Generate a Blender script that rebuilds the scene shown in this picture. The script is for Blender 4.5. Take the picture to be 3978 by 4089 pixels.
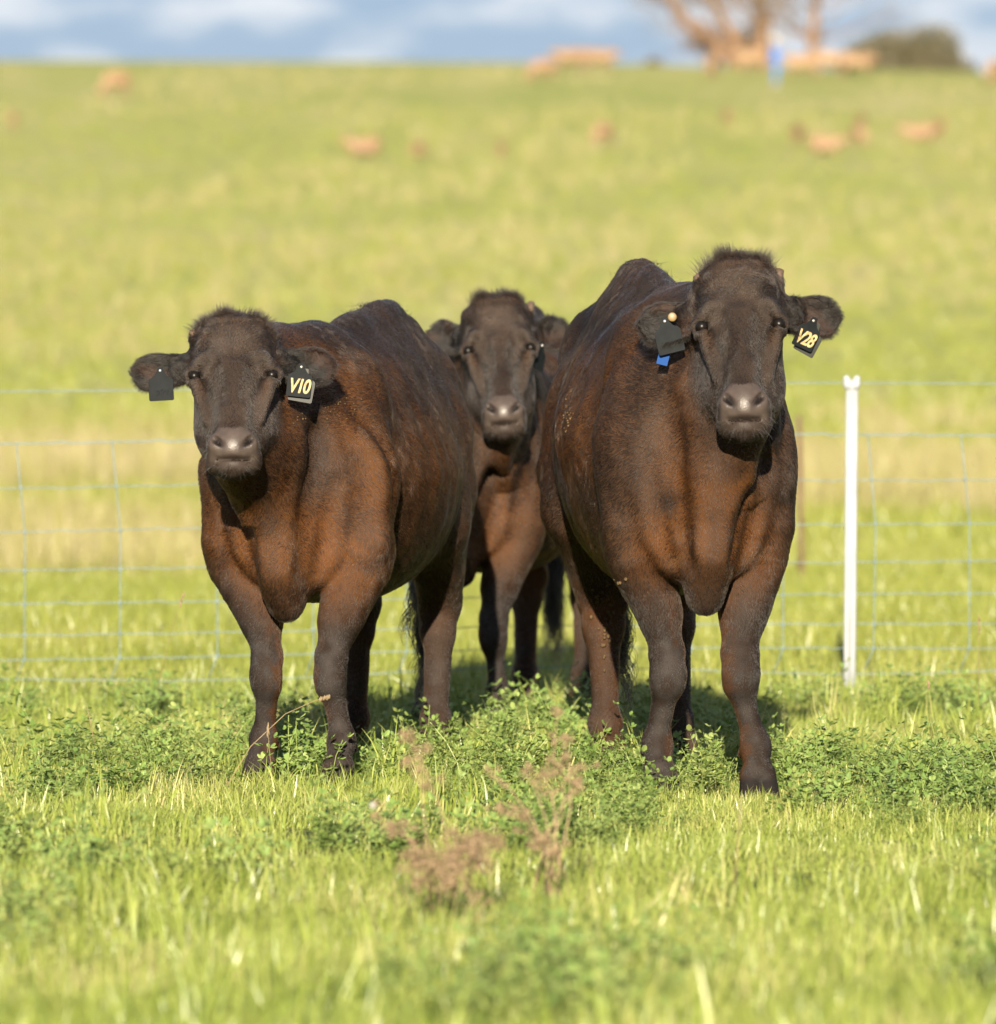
import bpy, math, random
import numpy as np
from mathutils import Vector, Matrix

for _o in list(bpy.data.objects):
    bpy.data.objects.remove(_o)
SC = bpy.context.scene
COL = SC.collection
R = math.radians

# ------------------------------------------------------------------ camera
CAM_H = 1.10
cam_data = bpy.data.cameras.new("camera")
cam = bpy.data.objects.new("camera", cam_data)
COL.objects.link(cam)
cam.location = (0, 0, CAM_H)
cam.rotation_euler = (R(90 - 1.12), 0, 0)
cam_data.sensor_fit = 'HORIZONTAL'
cam_data.sensor_width = 36.0
cam_data.lens = 230.7
cam_data.clip_start = 0.5
cam_data.clip_end = 6000
cam_data.dof.use_dof = True
cam_data.dof.focus_distance = 17.1
cam_data.dof.aperture_fstop = 4.2
cam_data.dof.aperture_blades = 9
SC.camera = cam

# ------------------------------------------------------------------ sun, sky, exposure
SUN_EL, SUN_AZ = 17.0, 182.4           # behind the camera and a little to the left
sun_data = bpy.data.lights.new("sun", 'SUN')
sun = bpy.data.objects.new("sun", sun_data)
COL.objects.link(sun)
to_sun = Vector((math.sin(R(SUN_AZ)) * math.cos(R(SUN_EL)), math.cos(R(SUN_AZ)) * math.cos(R(SUN_EL)), math.sin(R(SUN_EL))))
sun.rotation_euler = to_sun.to_track_quat('Z', 'Y').to_euler()
sun.location = to_sun * 50
sun_data.energy = 5.0
sun_data.angle = R(0.53)
sun_data.color = (1.0, 0.88, 0.69)

world = bpy.data.worlds.new("World")
SC.world = world
world.use_nodes = True
wn, wl = world.node_tree.nodes, world.node_tree.links
wn.clear()
w_out = wn.new('ShaderNodeOutputWorld')
w_bg = wn.new('ShaderNodeBackground')
w_bg.inputs['Strength'].default_value = 0.05
w_sky = wn.new('ShaderNodeTexSky')
w_sky.sky_type = 'NISHITA'
w_sky.sun_disc = False
w_sky.sun_elevation = R(SUN_EL)
w_sky.sun_rotation = R(SUN_AZ)
w_sky.air_density = 1.0
w_sky.dust_density = 0.6
w_sky.ozone_density = 1.5
# broken cloud over the whole dome
w_tc = wn.new('ShaderNodeTexCoord')
w_map = wn.new('ShaderNodeMapping')
w_map.inputs['Scale'].default_value = (30.0, 30.0, 75.0)
w_map.inputs['Location'].default_value = (3.1, 5.2, 1.3)
w_n = wn.new('ShaderNodeTexNoise')
w_n.inputs['Scale'].default_value = 1.0
w_n.inputs['Detail'].default_value = 4.0
w_n.inputs['Roughness'].default_value = 0.5
w_ramp = wn.new('ShaderNodeValToRGB')
w_ramp.color_ramp.elements[0].position = 0.44
w_ramp.color_ramp.elements[0].color = (0, 0, 0, 1)
w_ramp.color_ramp.elements[1].position = 0.66
w_ramp.color_ramp.elements[1].color = (0.85, 0.85, 0.85, 1)
w_deck = wn.new('ShaderNodeMix')          # thin blue-grey cloud deck veiling the clear sky
w_deck.data_type = 'RGBA'
w_deck.inputs[0].default_value = 0.86
w_deck.inputs[7].default_value = (1.30, 1.90, 3.05, 1)
w_mix = wn.new('ShaderNodeMix')           # brighter broken cumulus
w_mix.data_type = 'RGBA'
w_mix.inputs[7].default_value = (5.2, 5.2, 5.2, 1)
wl.new(w_tc.outputs['Generated'], w_map.inputs['Vector'])
wl.new(w_map.outputs['Vector'], w_n.inputs['Vector'])
wl.new(w_n.outputs['Fac'], w_ramp.inputs['Fac'])
wl.new(w_ramp.outputs['Color'], w_mix.inputs[0])
wl.new(w_sky.outputs['Color'], w_deck.inputs[6])
wl.new(w_deck.outputs[2], w_mix.inputs[6])
wl.new(w_mix.outputs[2], w_bg.inputs['Color'])
wl.new(w_bg.outputs['Background'], w_out.inputs['Surface'])

SC.view_settings.view_transform = 'Standard'
SC.view_settings.look = 'None'
SC.view_settings.exposure = 2.0
SC.view_settings.gamma = 1.0
SC.view_settings.use_curve_mapping = False
SC.cycles.use_denoising = True
SC.cycles.denoiser = 'OPENIMAGEDENOISE'
SC.cycles.denoising_input_passes = 'RGB_ALBEDO_NORMAL'
SC.cycles.denoising_prefilter = 'ACCURATE'
SC.cycles.max_bounces = 6
SC.cycles.diffuse_bounces = 3
SC.cycles.transparent_max_bounces = 8

# ------------------------------------------------------------------ helpers
rng = np.random.default_rng(7)
F32 = np.float32


def tag(o, label=None, cat=None, group=None, kind=None):
    if label: o["label"] = label
    if cat: o["category"] = cat
    if group: o["group"] = group
    if kind: o["kind"] = kind
    return o


def empty(name, loc=(0, 0, 0)):
    o = bpy.data.objects.new(name, None)
    o.empty_display_size = 0.1
    o.location = loc
    COL.objects.link(o)
    return o


def mesh_np(name, verts, faces, mat=None, smooth=True):
    """faces: n x k array or list of arrays"""
    me = bpy.data.meshes.new(name)
    verts = np.asarray(verts, F32)
    if isinstance(faces, np.ndarray):
        n, k = faces.shape
        me.vertices.add(len(verts)); me.loops.add(n * k); me.polygons.add(n)
        me.vertices.foreach_set('co', verts.ravel())
        me.loops.foreach_set('vertex_index', faces.astype(np.int32).ravel())
        me.polygons.foreach_set('loop_start', np.arange(0, n * k, k, dtype=np.int32))
        me.polygons.foreach_set('loop_total', np.full(n, k, np.int32))
        me.update(calc_edges=True)
        me.validate()
    else:
        me.from_pydata([tuple(map(float, v)) for v in verts], [], [tuple(f) for f in faces])
    if smooth:
        me.polygons.foreach_set('use_smooth', np.ones(len(me.polygons), bool))
    if mat: me.materials.append(mat)
    return me


def obj(name, me, parent=None):
    o = bpy.data.objects.new(name, me)
    COL.objects.link(o)
    if parent is not None:
        o.parent = parent
        o.matrix_parent_inverse = Matrix.Translation(-Vector(parent.location))
    return o


def set_col(me, cols, name="tint"):
    a = me.attributes.new(name, 'FLOAT_COLOR', 'POINT')
    c = np.ones((len(me.vertices), 4), F32)
    c[:, :3] = cols
    a.data.foreach_set('color', c.ravel())


class MB:
    """collects simple shapes into one mesh"""
    def __init__(s): s.v, s.f, s.n = [], [], 0
    def add(s, v, f):
        s.v.extend([tuple(x) for x in v]); s.f.extend([tuple(i + s.n for i in q) for q in f]); s.n += len(v)
    def tube(s, pts, rad, seg=8, cap=True):
        pts = [Vector(p) for p in pts]
        rad = rad if hasattr(rad, '__len__') else [rad] * len(pts)
        vs, fs = [], []
        up = None
        for i, p in enumerate(pts):
            t = (pts[min(i + 1, len(pts) - 1)] - pts[max(i - 1, 0)]).normalized()
            if up is None:
                up = t.orthogonal().normalized()
            up = (up - t * up.dot(t)).normalized()
            w = t.cross(up)
            for k in range(seg):
                a = 2 * math.pi * k / seg
                vs.append(p + (up * math.cos(a) + w * math.sin(a)) * rad[i])
        for i in range(len(pts) - 1):
            for k in range(seg):
                a, b = i * seg + k, i * seg + (k + 1) % seg
                fs.append((a, b, b + seg, a + seg))
        if cap:
            fs.append(tuple(range(seg - 1, -1, -1)))
            fs.append(tuple((len(pts) - 1) * seg + k for k in range(seg)))
        s.add(vs, fs); return s
    def sphere(s, c, r, nu=12, nv=8, M=None):
        r = r if hasattr(r, '__len__') else (r, r, r)
        vs, fs = [], []
        for j in range(1, nv):
            th = math.pi * j / nv
            for i in range(nu):
                ph = 2 * math.pi * i / nu
                q = Vector((r[0] * math.sin(th) * math.cos(ph), r[1] * math.sin(th) * math.sin(ph), r[2] * math.cos(th)))
                if M is not None: q = M @ q
                vs.append(Vector(c) + q)
        top, bot = Vector((0, 0, r[2])), Vector((0, 0, -r[2]))
        if M is not None: top, bot = M @ top, M @ bot
        it = len(vs); vs.append(Vector(c) + top); ib = len(vs); vs.append(Vector(c) + bot)
        for j in range(nv - 2):
            for i in range(nu):
                a, b = j * nu + i, j * nu + (i + 1) % nu
                fs.append((a, a + nu, b + nu, b))
        for i in range(nu):
            fs.append((it, i, (i + 1) % nu)); fs.append((ib, (nv - 2) * nu + (i + 1) % nu, (nv - 2) * nu + i))
        s.add(vs, fs); return s
    def build(s, name, mat, parent=None, smooth=True):
        me = bpy.data.meshes.new(name)
        me.from_pydata([tuple(v) for v in s.v], [], s.f)
        if smooth: me.polygons.foreach_set('use_smooth', np.ones(len(me.polygons), bool))
        me.materials.append(mat)
        return obj(name, me, parent)


def new_mat(name):
    m = bpy.data.materials.new(name); m.use_nodes = True
    nt = m.node_tree; nt.nodes.clear()
    out = nt.nodes.new('ShaderNodeOutputMaterial')
    return m, nt.nodes, nt.links, out


def plain(name, col, rough=0.5, spec=0.5, noise=0.0, nscale=30.0, metallic=0.0):
    m, N, L, out = new_mat(name)
    b = N.new('ShaderNodeBsdfPrincipled')
    b.inputs['Base Color'].default_value = (*col, 1); b.inputs['Roughness'].default_value = rough
    b.inputs['Specular IOR Level'].default_value = spec; b.inputs['Metallic'].default_value = metallic
    if noise:
        tc = N.new('ShaderNodeTexCoord'); n = N.new('ShaderNodeTexNoise'); n.inputs['Scale'].default_value = nscale
        n.inputs['Detail'].default_value = 5
        mp = N.new('ShaderNodeMapRange'); mp.inputs[1].default_value = 0.3; mp.inputs[2].default_value = 0.7
        mp.inputs[3].default_value = 1 - noise; mp.inputs[4].default_value = 1 + noise
        mx = N.new('ShaderNodeMix'); mx.data_type = 'RGBA'; mx.blend_type = 'MULTIPLY'; mx.inputs[0].default_value = 1
        mx.inputs[6].default_value = (*col, 1)
        L.new(tc.outputs['Object'], n.inputs['Vector']); L.new(n.outputs['Fac'], mp.inputs[0])
        L.new(mp.outputs[0], mx.inputs[7]); L.new(mx.outputs[2], b.inputs['Base Color'])
    L.new(b.outputs[0], out.inputs[0])
    return m


# value noise in numpy
def vnoise(p, seed=0):
    p = np.asarray(p, np.float64)
    i = np.floor(p).astype(np.int64); f = p - i
    u = f * f * (3 - 2 * f)
    def h(ix, iy, iz):
        n = (ix * 73856093) ^ (iy * 19349663) ^ (iz * 83492791) ^ (seed * 2654435)
        n = (n ^ (n >> 13)) * 1274126177
        n = n & 0x7fffffff
        n = (n ^ (n >> 16))
        return (n % 100003) / 100003.0
    r = 0
    for dx in (0, 1):
        for dy in (0, 1):
            for dz in (0, 1):
                w = (u[:, 0] if dx else 1 - u[:, 0]) * (u[:, 1] if dy else 1 - u[:, 1]) * (u[:, 2] if dz else 1 - u[:, 2])
                r = r + w * h(i[:, 0] + dx, i[:, 1] + dy, i[:, 2] + dz)
    return r


def fbm(p, seed=0, oct=3):
    p = np.asarray(p, np.float64); r = 0; a = 0.5
    for k in range(oct):
        r = r + a * vnoise(p * (2 ** k) + 17.3 * k, seed + k); a *= 0.5
    return r / (1 - 0.5 ** oct)


# ------------------------------------------------------------------ implicit surfaces
def rc(p, a, b, r1, r2, sq=None):
    a = np.asarray(a, F32); b = np.asarray(b, F32)
    pa = p - a; ba = b - a
    if sq is not None:
        pa = pa * np.asarray(sq, F32); ba = ba * np.asarray(sq, F32)
    h = np.clip((pa @ ba) / max(float(ba @ ba), 1e-9), 0, 1)
    return np.sqrt(((pa - h[:, None] * ba) ** 2).sum(1)) - (r1 + (r2 - r1) * h)


def el(p, c, r, M=None):
    q = p - np.asarray(c, F32)
    if M is not None: q = q @ np.asarray(M, F32)
    r = np.asarray(r, F32)
    k0 = np.sqrt(((q / r) ** 2).sum(1)); k1 = np.sqrt(((q / r ** 2) ** 2).sum(1)) + 1e-9
    return k0 * (k0 - 1) / k1


def smin(a, b, k):
    h = np.maximum(k - np.abs(a - b), 0) / k
    return np.minimum(a, b) - h * h * k * 0.25


def smax(a, b, k):
    return -smin(-a, -b, k)


def tab(x, xs, ys):
    """smooth table lookup"""
    xs = np.asarray(xs, float); ys = np.asarray(ys, float)
    m = np.gradient(ys, xs)
    i = np.clip(np.searchsorted(xs, x) - 1, 0, len(xs) - 2)
    h = xs[i + 1] - xs[i]; t = np.clip((x - xs[i]) / h, 0, 1)
    t2, t3 = t * t, t * t * t
    return ((2 * t3 - 3 * t2 + 1) * ys[i] + (t3 - 2 * t2 + t) * h * m[i] + (-2 * t3 + 3 * t2) * ys[i + 1] + (t3 - t2) * h * m[i + 1]).astype(F32)


def polygonize(fun, lo, hi, h):
    """sparse evaluation on a grid, then surface nets -> verts, quads"""
    lo = np.asarray(lo, float); hi = np.asarray(hi, float)
    B = 4
    nb = np.ceil((hi - lo) / (h * B)).astype(int)
    n = nb * B + 1
    H = h * B
    gc = np.stack(np.meshgrid(*[np.arange(k) for k in nb], indexing='ij'), -1).reshape(-1, 3)
    cen = (lo + (gc + 0.5) * H).astype(F32)
    fc = fun(cen)
    act = np.abs(fc) < H * 1.55
    V = np.where(fc > 0, F32(1), F32(-1)).reshape(nb)
    D = np.empty(n, F32)
    D[:-1, :-1, :-1] = np.repeat(np.repeat(np.repeat(V, B, 0), B, 1), B, 2)
    D[-1] = 1; D[:, -1] = 1; D[:, :, -1] = 1
    o = np.stack(np.meshgrid(*[np.arange(B + 1)] * 3, indexing='ij'), -1).reshape(-1, 3)
    ga = gc[act]
    for s in range(0, len(ga), 4000):
        g = ga[s:s + 4000]
        idx = (g[:, None, :] * B + o[None]).reshape(-1, 3)
        lin = np.unique(np.ravel_multi_index(idx.T, n))
        ii = np.stack(np.unravel_index(lin, n), -1)
        D[ii[:, 0], ii[:, 1], ii[:, 2]] = fun((lo + ii * h).astype(F32))
    S = D < 0
    cnt = np.zeros(n - 1, np.uint8)
    for dx in (0, 1):
        for dy in (0, 1):
            for dz in (0, 1):
                cnt += S[dx:n[0] - 1 + dx, dy:n[1] - 1 + dy, dz:n[2] - 1 + dz]
    cells = np.argwhere((cnt > 0) & (cnt < 8))
    vid = np.full(n - 1, -1, np.int32)
    vid[cells[:, 0], cells[:, 1], cells[:, 2]] = np.arange(len(cells))
    corner = [(x, y, z) for x in (0, 1) for y in (0, 1) for z in (0, 1)]
    cv = np.stack([D[cells[:, 0] + c[0], cells[:, 1] + c[1], cells[:, 2] + c[2]] for c in corner], 1)
    acc = np.zeros((len(cells), 3)); num = np.zeros(len(cells))
    for i in range(8):
        for j in range(i + 1, 8):
            if sum(abs(corner[i][k] - corner[j][k]) for k in range(3)) != 1: continue
            a, b = cv[:, i], cv[:, j]
            m = (a < 0) != (b < 0)
            t = np.where(m, a / np.where(m, a - b, 1), 0)
            pi = np.array(corner[i], float); pj = np.array(corner[j], float)
            acc += np.where(m[:, None], pi + t[:, None] * (pj - pi), 0); num += m
    verts = lo + (cells + acc / num[:, None]) * h
    quads = []
    for ax in range(3):
        b1, b2 = (ax + 1) % 3, (ax + 2) % 3
        sl0 = [slice(None)] * 3; sl1 = [slice(None)] * 3
        sl0[ax] = slice(0, -1); sl1[ax] = slice(1, None)
        e = np.argwhere(S[tuple(sl0)] != S[tuple(sl1)])
        e = e[(e[:, b1] > 0) & (e[:, b2] > 0) & (e[:, b1] < n[b1] - 1) & (e[:, b2] < n[b2] - 1)]
        q = []
        for (u, v) in ((0, 0), (1, 0), (1, 1), (0, 1)):
            c = e.copy(); c[:, b1] -= u; c[:, b2] -= v
            q.append(vid[c[:, 0], c[:, 1], c[:, 2]])
        q = np.stack(q, 1)
        flip = ~S[e[:, 0], e[:, 1], e[:, 2]]
        q[flip] = q[flip][:, ::-1]
        quads.append(q)
    quads = np.concatenate(quads)
    quads = quads[(quads >= 0).all(1)]
    vol = np.einsum('ij,ij->', verts[quads[:, 0]], np.cross(verts[quads[:, 2]] - verts[quads[:, 0]], verts[quads[:, 3]] - verts[quads[:, 1]]))
    if vol < 0: quads = quads[:, ::-1].copy()
    return verts, quads


def vert_normals(v, q):
    n = np.zeros_like(v)
    fn = np.cross(v[q[:, 2]] - v[q[:, 0]], v[q[:, 3]] - v[q[:, 1]])
    for k in range(4): np.add.at(n, q[:, k], fn)
    return n / (np.linalg.norm(n, axis=1, keepdims=True) + 1e-12)


def unit(v):
    v = np.asarray(v, float)
    return v / (np.linalg.norm(v, axis=-1, keepdims=True) + 1e-12)


def px(u, v, d):
    """a photograph position (1904-wide copy) at distance d -> metres"""
    return np.array([(u - 952) * d / 12200.0, d, CAM_H + (740 - v) * d / 12200.0])
# ------------------------------------------------------------------ the land
def land_z(x, y):
    x = np.asarray(x, float); y = np.asarray(y, float)
    t = np.clip(y - 36, 0, 236)
    z = 3.02e-3 * t ** 1.557
    over = np.clip(y - 272, 0, None)
    z = z - np.where(y > 262, .0009 * np.clip(y - 262, 0, 60) ** 2, 0) - .03 * np.clip(over - 50, 0, 400)
    z = z - x * .014 * np.clip((y - 40) / 230, 0, 1.3) ** 2
    z = z + .12 * np.clip((y - 40) / 60, 0, 1) * np.sin(x * .11 + 1.3) * np.sin(y * .05)
    z = z - .030 * np.clip(-x / 2.2, 0, 1) * np.clip((y - 19) / 3, 0, 1)
    return z


def grass_colour_nodes(N, L, pos, stops, s1, s2, stretch):
    """mottled pasture colour by place"""
    mp = N.new('ShaderNodeMapping'); mp.inputs['Scale'].default_value = stretch
    L.new(pos, mp.inputs['Vector'])
    n1 = N.new('ShaderNodeTexNoise'); n1.inputs['Scale'].default_value = s1; n1.inputs['Detail'].default_value = 5; n1.inputs['Roughness'].default_value = .62
    n2 = N.new('ShaderNodeTexNoise'); n2.inputs['Scale'].default_value = s2; n2.inputs['Detail'].default_value = 4
    L.new(mp.outputs[0], n1.inputs['Vector']); L.new(mp.outputs[0], n2.inputs['Vector'])
    m = N.new('ShaderNodeMath'); m.operation = 'MULTIPLY_ADD'; m.inputs[1].default_value = .45
    L.new(n2.outputs['Fac'], m.inputs[0])
    m2 = N.new('ShaderNodeMath'); m2.operation = 'MULTIPLY'; m2.inputs[1].default_value = .55
    L.new(n1.outputs['Fac'], m2.inputs[0]); L.new(m2.outputs[0], m.inputs[2])
    rp = N.new('ShaderNodeValToRGB')
    while len(rp.color_ramp.elements) < len(stops): rp.color_ramp.elements.new(.5)
    for e, (p_, c_) in zip(rp.color_ramp.elements, stops):
        e.position = p_; e.color = (*c_, 1)
    L.new(m.outputs[0], rp.inputs['Fac'])
    return rp.outputs['Color']


def land_material():
    m, N, L, out = new_mat("pasture")
    g = N.new('ShaderNodeNewGeometry')
    far = grass_colour_nodes(N, L, g.outputs['Position'], [(.36, (.160, .180, .050)), (.48, (.192, .202, .064)), (.57, (.215, .213, .082)), (.68, (.242, .226, .104))], .22, .9, (.50, .20, .5))
    near = grass_colour_nodes(N, L, g.outputs['Position'], [(.35, (.035, .050, .010)), (.6, (.075, .085, .022))], 3, 9, (1, 1, 1))
    sx = N.new('ShaderNodeSeparateXYZ'); L.new(g.outputs['Position'], sx.inputs[0])
    mr = N.new('ShaderNodeMapRange'); mr.inputs[1].default_value = 24; mr.inputs[2].default_value = 42
    L.new(sx.outputs['Y'], mr.inputs[0])
    mx = N.new('ShaderNodeMix'); mx.data_type = 'RGBA'
    L.new(mr.outputs[0], mx.inputs[0]); L.new(near, mx.inputs[6]); L.new(far, mx.inputs[7])
    b = N.new('ShaderNodeBsdfPrincipled'); b.inputs['Roughness'].default_value = .9; b.inputs['Specular IOR Level'].default_value = .1
    L.new(mx.outputs[2], b.inputs['Base Color'])
    n = N.new('ShaderNodeTexNoise'); n.inputs['Scale'].default_value = 5; n.inputs['Detail'].default_value = 4
    L.new(g.outputs['Position'], n.inputs['Vector'])
    bp = N.new('ShaderNodeBump'); bp.inputs['Strength'].default_value = .7; bp.inputs['Distance'].default_value = .25
    L.new(n.outputs['Fac'], bp.inputs['Height']); L.new(bp.outputs[0], b.inputs['Normal'])
    L.new(b.outputs[0], out.inputs[0])
    return m


ys = np.concatenate([np.linspace(-120, 6, 22), np.linspace(7, 40, 67), np.linspace(41, 110, 60), np.linspace(112, 330, 90), np.linspace(350, 3000, 40)])
xs_ = np.concatenate([np.linspace(-1500, -90, 14), np.linspace(-80, 80, 161), np.linspace(90, 1500, 14)])
gx, gy = np.meshgrid(xs_, ys, indexing='ij')
gv = np.stack([gx, gy, land_z(gx, gy)], -1).reshape(-1, 3)
nx, ny = len(xs_), len(ys)
ii, jj = np.meshgrid(np.arange(nx - 1), np.arange(ny - 1), indexing='ij')
i0 = (ii * ny + jj).ravel()
gq = np.stack([i0, i0 + ny, i0 + ny + 1, i0 + 1], 1)
ground = obj("ground", mesh_np("ground", gv, gq, land_material()))
tag(ground, kind='structure')


# ------------------------------------------------------------------ sward
def leaf_material(name, stops, spec=.5, rough=.38, trans=.35, patch=.8):
    """blade colour: per clump (random), per blade (attribute) and by patches of the paddock"""
    m, N, L, out = new_mat(name)
    oi = N.new('ShaderNodeObjectInfo')
    at = N.new('ShaderNodeAttribute'); at.attribute_name = 'var'
    g = N.new('ShaderNodeNewGeometry')
    nz = N.new('ShaderNodeTexNoise'); nz.inputs['Scale'].default_value = patch; nz.inputs['Detail'].default_value = 3
    L.new(g.outputs['Position'], nz.inputs['Vector'])
    a1 = N.new('ShaderNodeMath'); a1.operation = 'MULTIPLY'; a1.inputs[1].default_value = .28
    L.new(oi.outputs['Random'], a1.inputs[0])
    a2 = N.new('ShaderNodeMath'); a2.operation = 'MULTIPLY_ADD'; a2.inputs[1].default_value = .5
    L.new(at.outputs['Fac'], a2.inputs[0]); L.new(a1.outputs[0], a2.inputs[2])
    a3 = N.new('ShaderNodeMath'); a3.operation = 'MULTIPLY_ADD'; a3.inputs[1].default_value = .9
    L.new(nz.outputs['Fac'], a3.inputs[0]); L.new(a2.outputs[0], a3.inputs[2])
    a4 = N.new('ShaderNodeMath'); a4.operation = 'SUBTRACT'; a4.inputs[1].default_value = .34
    L.new(a3.outputs[0], a4.inputs[0])
    rp = N.new('ShaderNodeValToRGB')
    while len(rp.color_ramp.elements) < len(stops): rp.color_ramp.elements.new(.5)
    for e, (p_, c_) in zip(rp.color_ramp.elements, stops):
        e.position = p_; e.color = (*c_, 1)
    L.new(a4.outputs[0], rp.inputs['Fac'])
    b = N.new('ShaderNodeBsdfPrincipled'); b.inputs['Roughness'].default_value = rough; b.inputs['Specular IOR Level'].default_value = spec
    L.new(rp.outputs['Color'], b.inputs['Base Color'])
    t = N.new('ShaderNodeBsdfTranslucent'); L.new(rp.outputs['Color'], t.inputs['Color'])
    mx = N.new('ShaderNodeMixShader'); mx.inputs[0].default_value = trans
    L.new(b.outputs[0], mx.inputs[1]); L.new(t.outputs[0], mx.inputs[2]); L.new(mx.outputs[0], out.inputs[0])
    return m


GREEN = [(.0, (.072, .112, .018)), (.35, (.170, .215, .036)), (.60, (.232, .268, .058)), (.82, (.300, .300, .105)), (1.0, (.42, .35, .19))]
MEADOW = [(.0, (.125, .155, .024)), (.4, (.182, .205, .036)), (.75, (.222, .232, .055)), (1.0, (.29, .26, .11))]
DRY = [(.0, (.150, .165, .035)), (.35, (.205, .190, .065)), (.7, (.255, .222, .120)), (1.0, (.31, .262, .165))]
LUCERNE = [(.0, (.065, .115, .026)), (.5, (.125, .185, .044)), (1.0, (.230, .260, .085))]
M_GRASS = leaf_material("grass_blade", GREEN, trans=.35)
M_MEADOW = leaf_material("meadow_blade", MEADOW, trans=.35, patch=.35)
M_DRY = leaf_material("dry_blade", DRY, spec=.2, trans=.25, patch=.12)
M_LUC = leaf_material("lucerne_leaf", LUCERNE, spec=.3, rough=.5, trans=.25, patch=1.5)


def blade_clump(name, n, rad, hmin, hmax, wid, bend, mat, segs=3, seed=0, seedhead=0):
    r = np.random.default_rng(seed)
    V, Fq, var = [], [], []
    for b in range(n):
        a = r.uniform(0, 6.283); rr = rad * math.sqrt(r.random())
        p = np.array([rr * math.cos(a), rr * math.sin(a), -.01])
        h = r.uniform(hmin, hmax) * (1 if r.random() > .15 else 1.3); az = r.uniform(0, 6.283)
        lean = r.uniform(.05, 1) * bend
        d = np.array([math.cos(az), math.sin(az), 0]); s = np.array([-math.sin(az), math.cos(az), 0])
        tw = r.normal(0, .5); s = s * math.cos(tw) + d * math.sin(tw)
        w = wid * r.uniform(.6, 1.3); b0 = len(V); vv = r.random()
        for k in range(segs + 1):
            t = k / segs
            c = p + np.array([0, 0, h * (t - .35 * lean * t * t)]) + d * (h * lean * t * t * .9)
            ww = w * (1 - t ** 1.6) * .5 if k < segs else 0
            if k < segs:
                V += [c - s * ww, c + s * ww]; var += [vv, vv]
            else:
                V.append(c); var.append(vv)
        for k in range(segs - 1):
            i = b0 + 2 * k; Fq.append((i, i + 1, i + 3, i + 2))
        i = b0 + 2 * (segs - 1); Fq.append((i, i + 1, i + 2))
    me = mesh_np(name, np.array(V), Fq, mat)
    a = me.attributes.new('var', 'FLOAT', 'POINT'); a.data.foreach_set('value', np.array(var, F32))
    return me


def lucerne_clump(name, seed):
    """leafy stems carrying three-fold leaves"""
    r = np.random.default_rng(seed)
    V, Fq, var = [], [], []
    for st in range(6):
        az = r.uniform(0, 6.283); lean = r.uniform(.1, .7); h = r.uniform(.07, .16)
        base = np.array([r.normal(0, .03), r.normal(0, .03), 0]); d = np.array([math.cos(az), math.sin(az), 0])
        def at(t): return base + np.array([0, 0, h * t]) + d * (h * lean * t * t)
        # stem
        for k in range(3):
            a, b = at(k / 3), at((k + 1) / 3); s = np.array([.0011, 0, 0]); s2 = np.array([0, .0011, 0])
            i = len(V); V += [a - s, a + s, b + s, b - s]; var += [.9] * 4; Fq.append((i, i + 1, i + 2, i + 3))
        for k in range(9):
            t = .22 + .78 * k / 8 + r.normal(0, .02); o = at(t); az2 = k * 2.4 + r.normal(0, .4)
            o = o + np.array([math.cos(az2), math.sin(az2), .35]) * .012
            for j in (-1, 0, 1):
                aa = az2 + j * .95; ll = r.uniform(.014, .024) * (1.1 if j == 0 else .9); w = ll * .30
                el_ = r.uniform(-.1, .8)
                u = np.array([math.cos(aa) * math.cos(el_), math.sin(aa) * math.cos(el_), math.sin(el_)]); s = np.array([-math.sin(aa), math.cos(aa), 0])
                n_ = np.cross(u, s); vv = r.random(); i = len(V)
                V += [o, o + u * ll * .45 - s * w + n_ * -.1 * ll, o + u * ll * .5, o + u * ll * .45 + s * w + n_ * -.1 * ll, o + u * ll * .88 - s * w * .75 - n_ * .05 * ll, o + u * ll, o + u * ll * .88 + s * w * .75 - n_ * .05 * ll]
                var += [vv] * 7
                Fq += [(i, i + 2, i + 1), (i, i + 3, i + 2), (i + 1, i + 2, i + 5, i + 4), (i + 2, i + 3, i + 6, i + 5)]
    me = mesh_np(name, np.array(V), Fq, M_LUC, smooth=False)
    a = me.attributes.new('var', 'FLOAT', 'POINT'); a.data.foreach_set('value', np.array(var, F32))
    return me


def stock(name, meshes):
    c = bpy.data.collections.new(name)
    for i, me in enumerate(meshes):
        c.objects.link(bpy.data.objects.new("%s_%02d" % (name, i), me))
    return c


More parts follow.
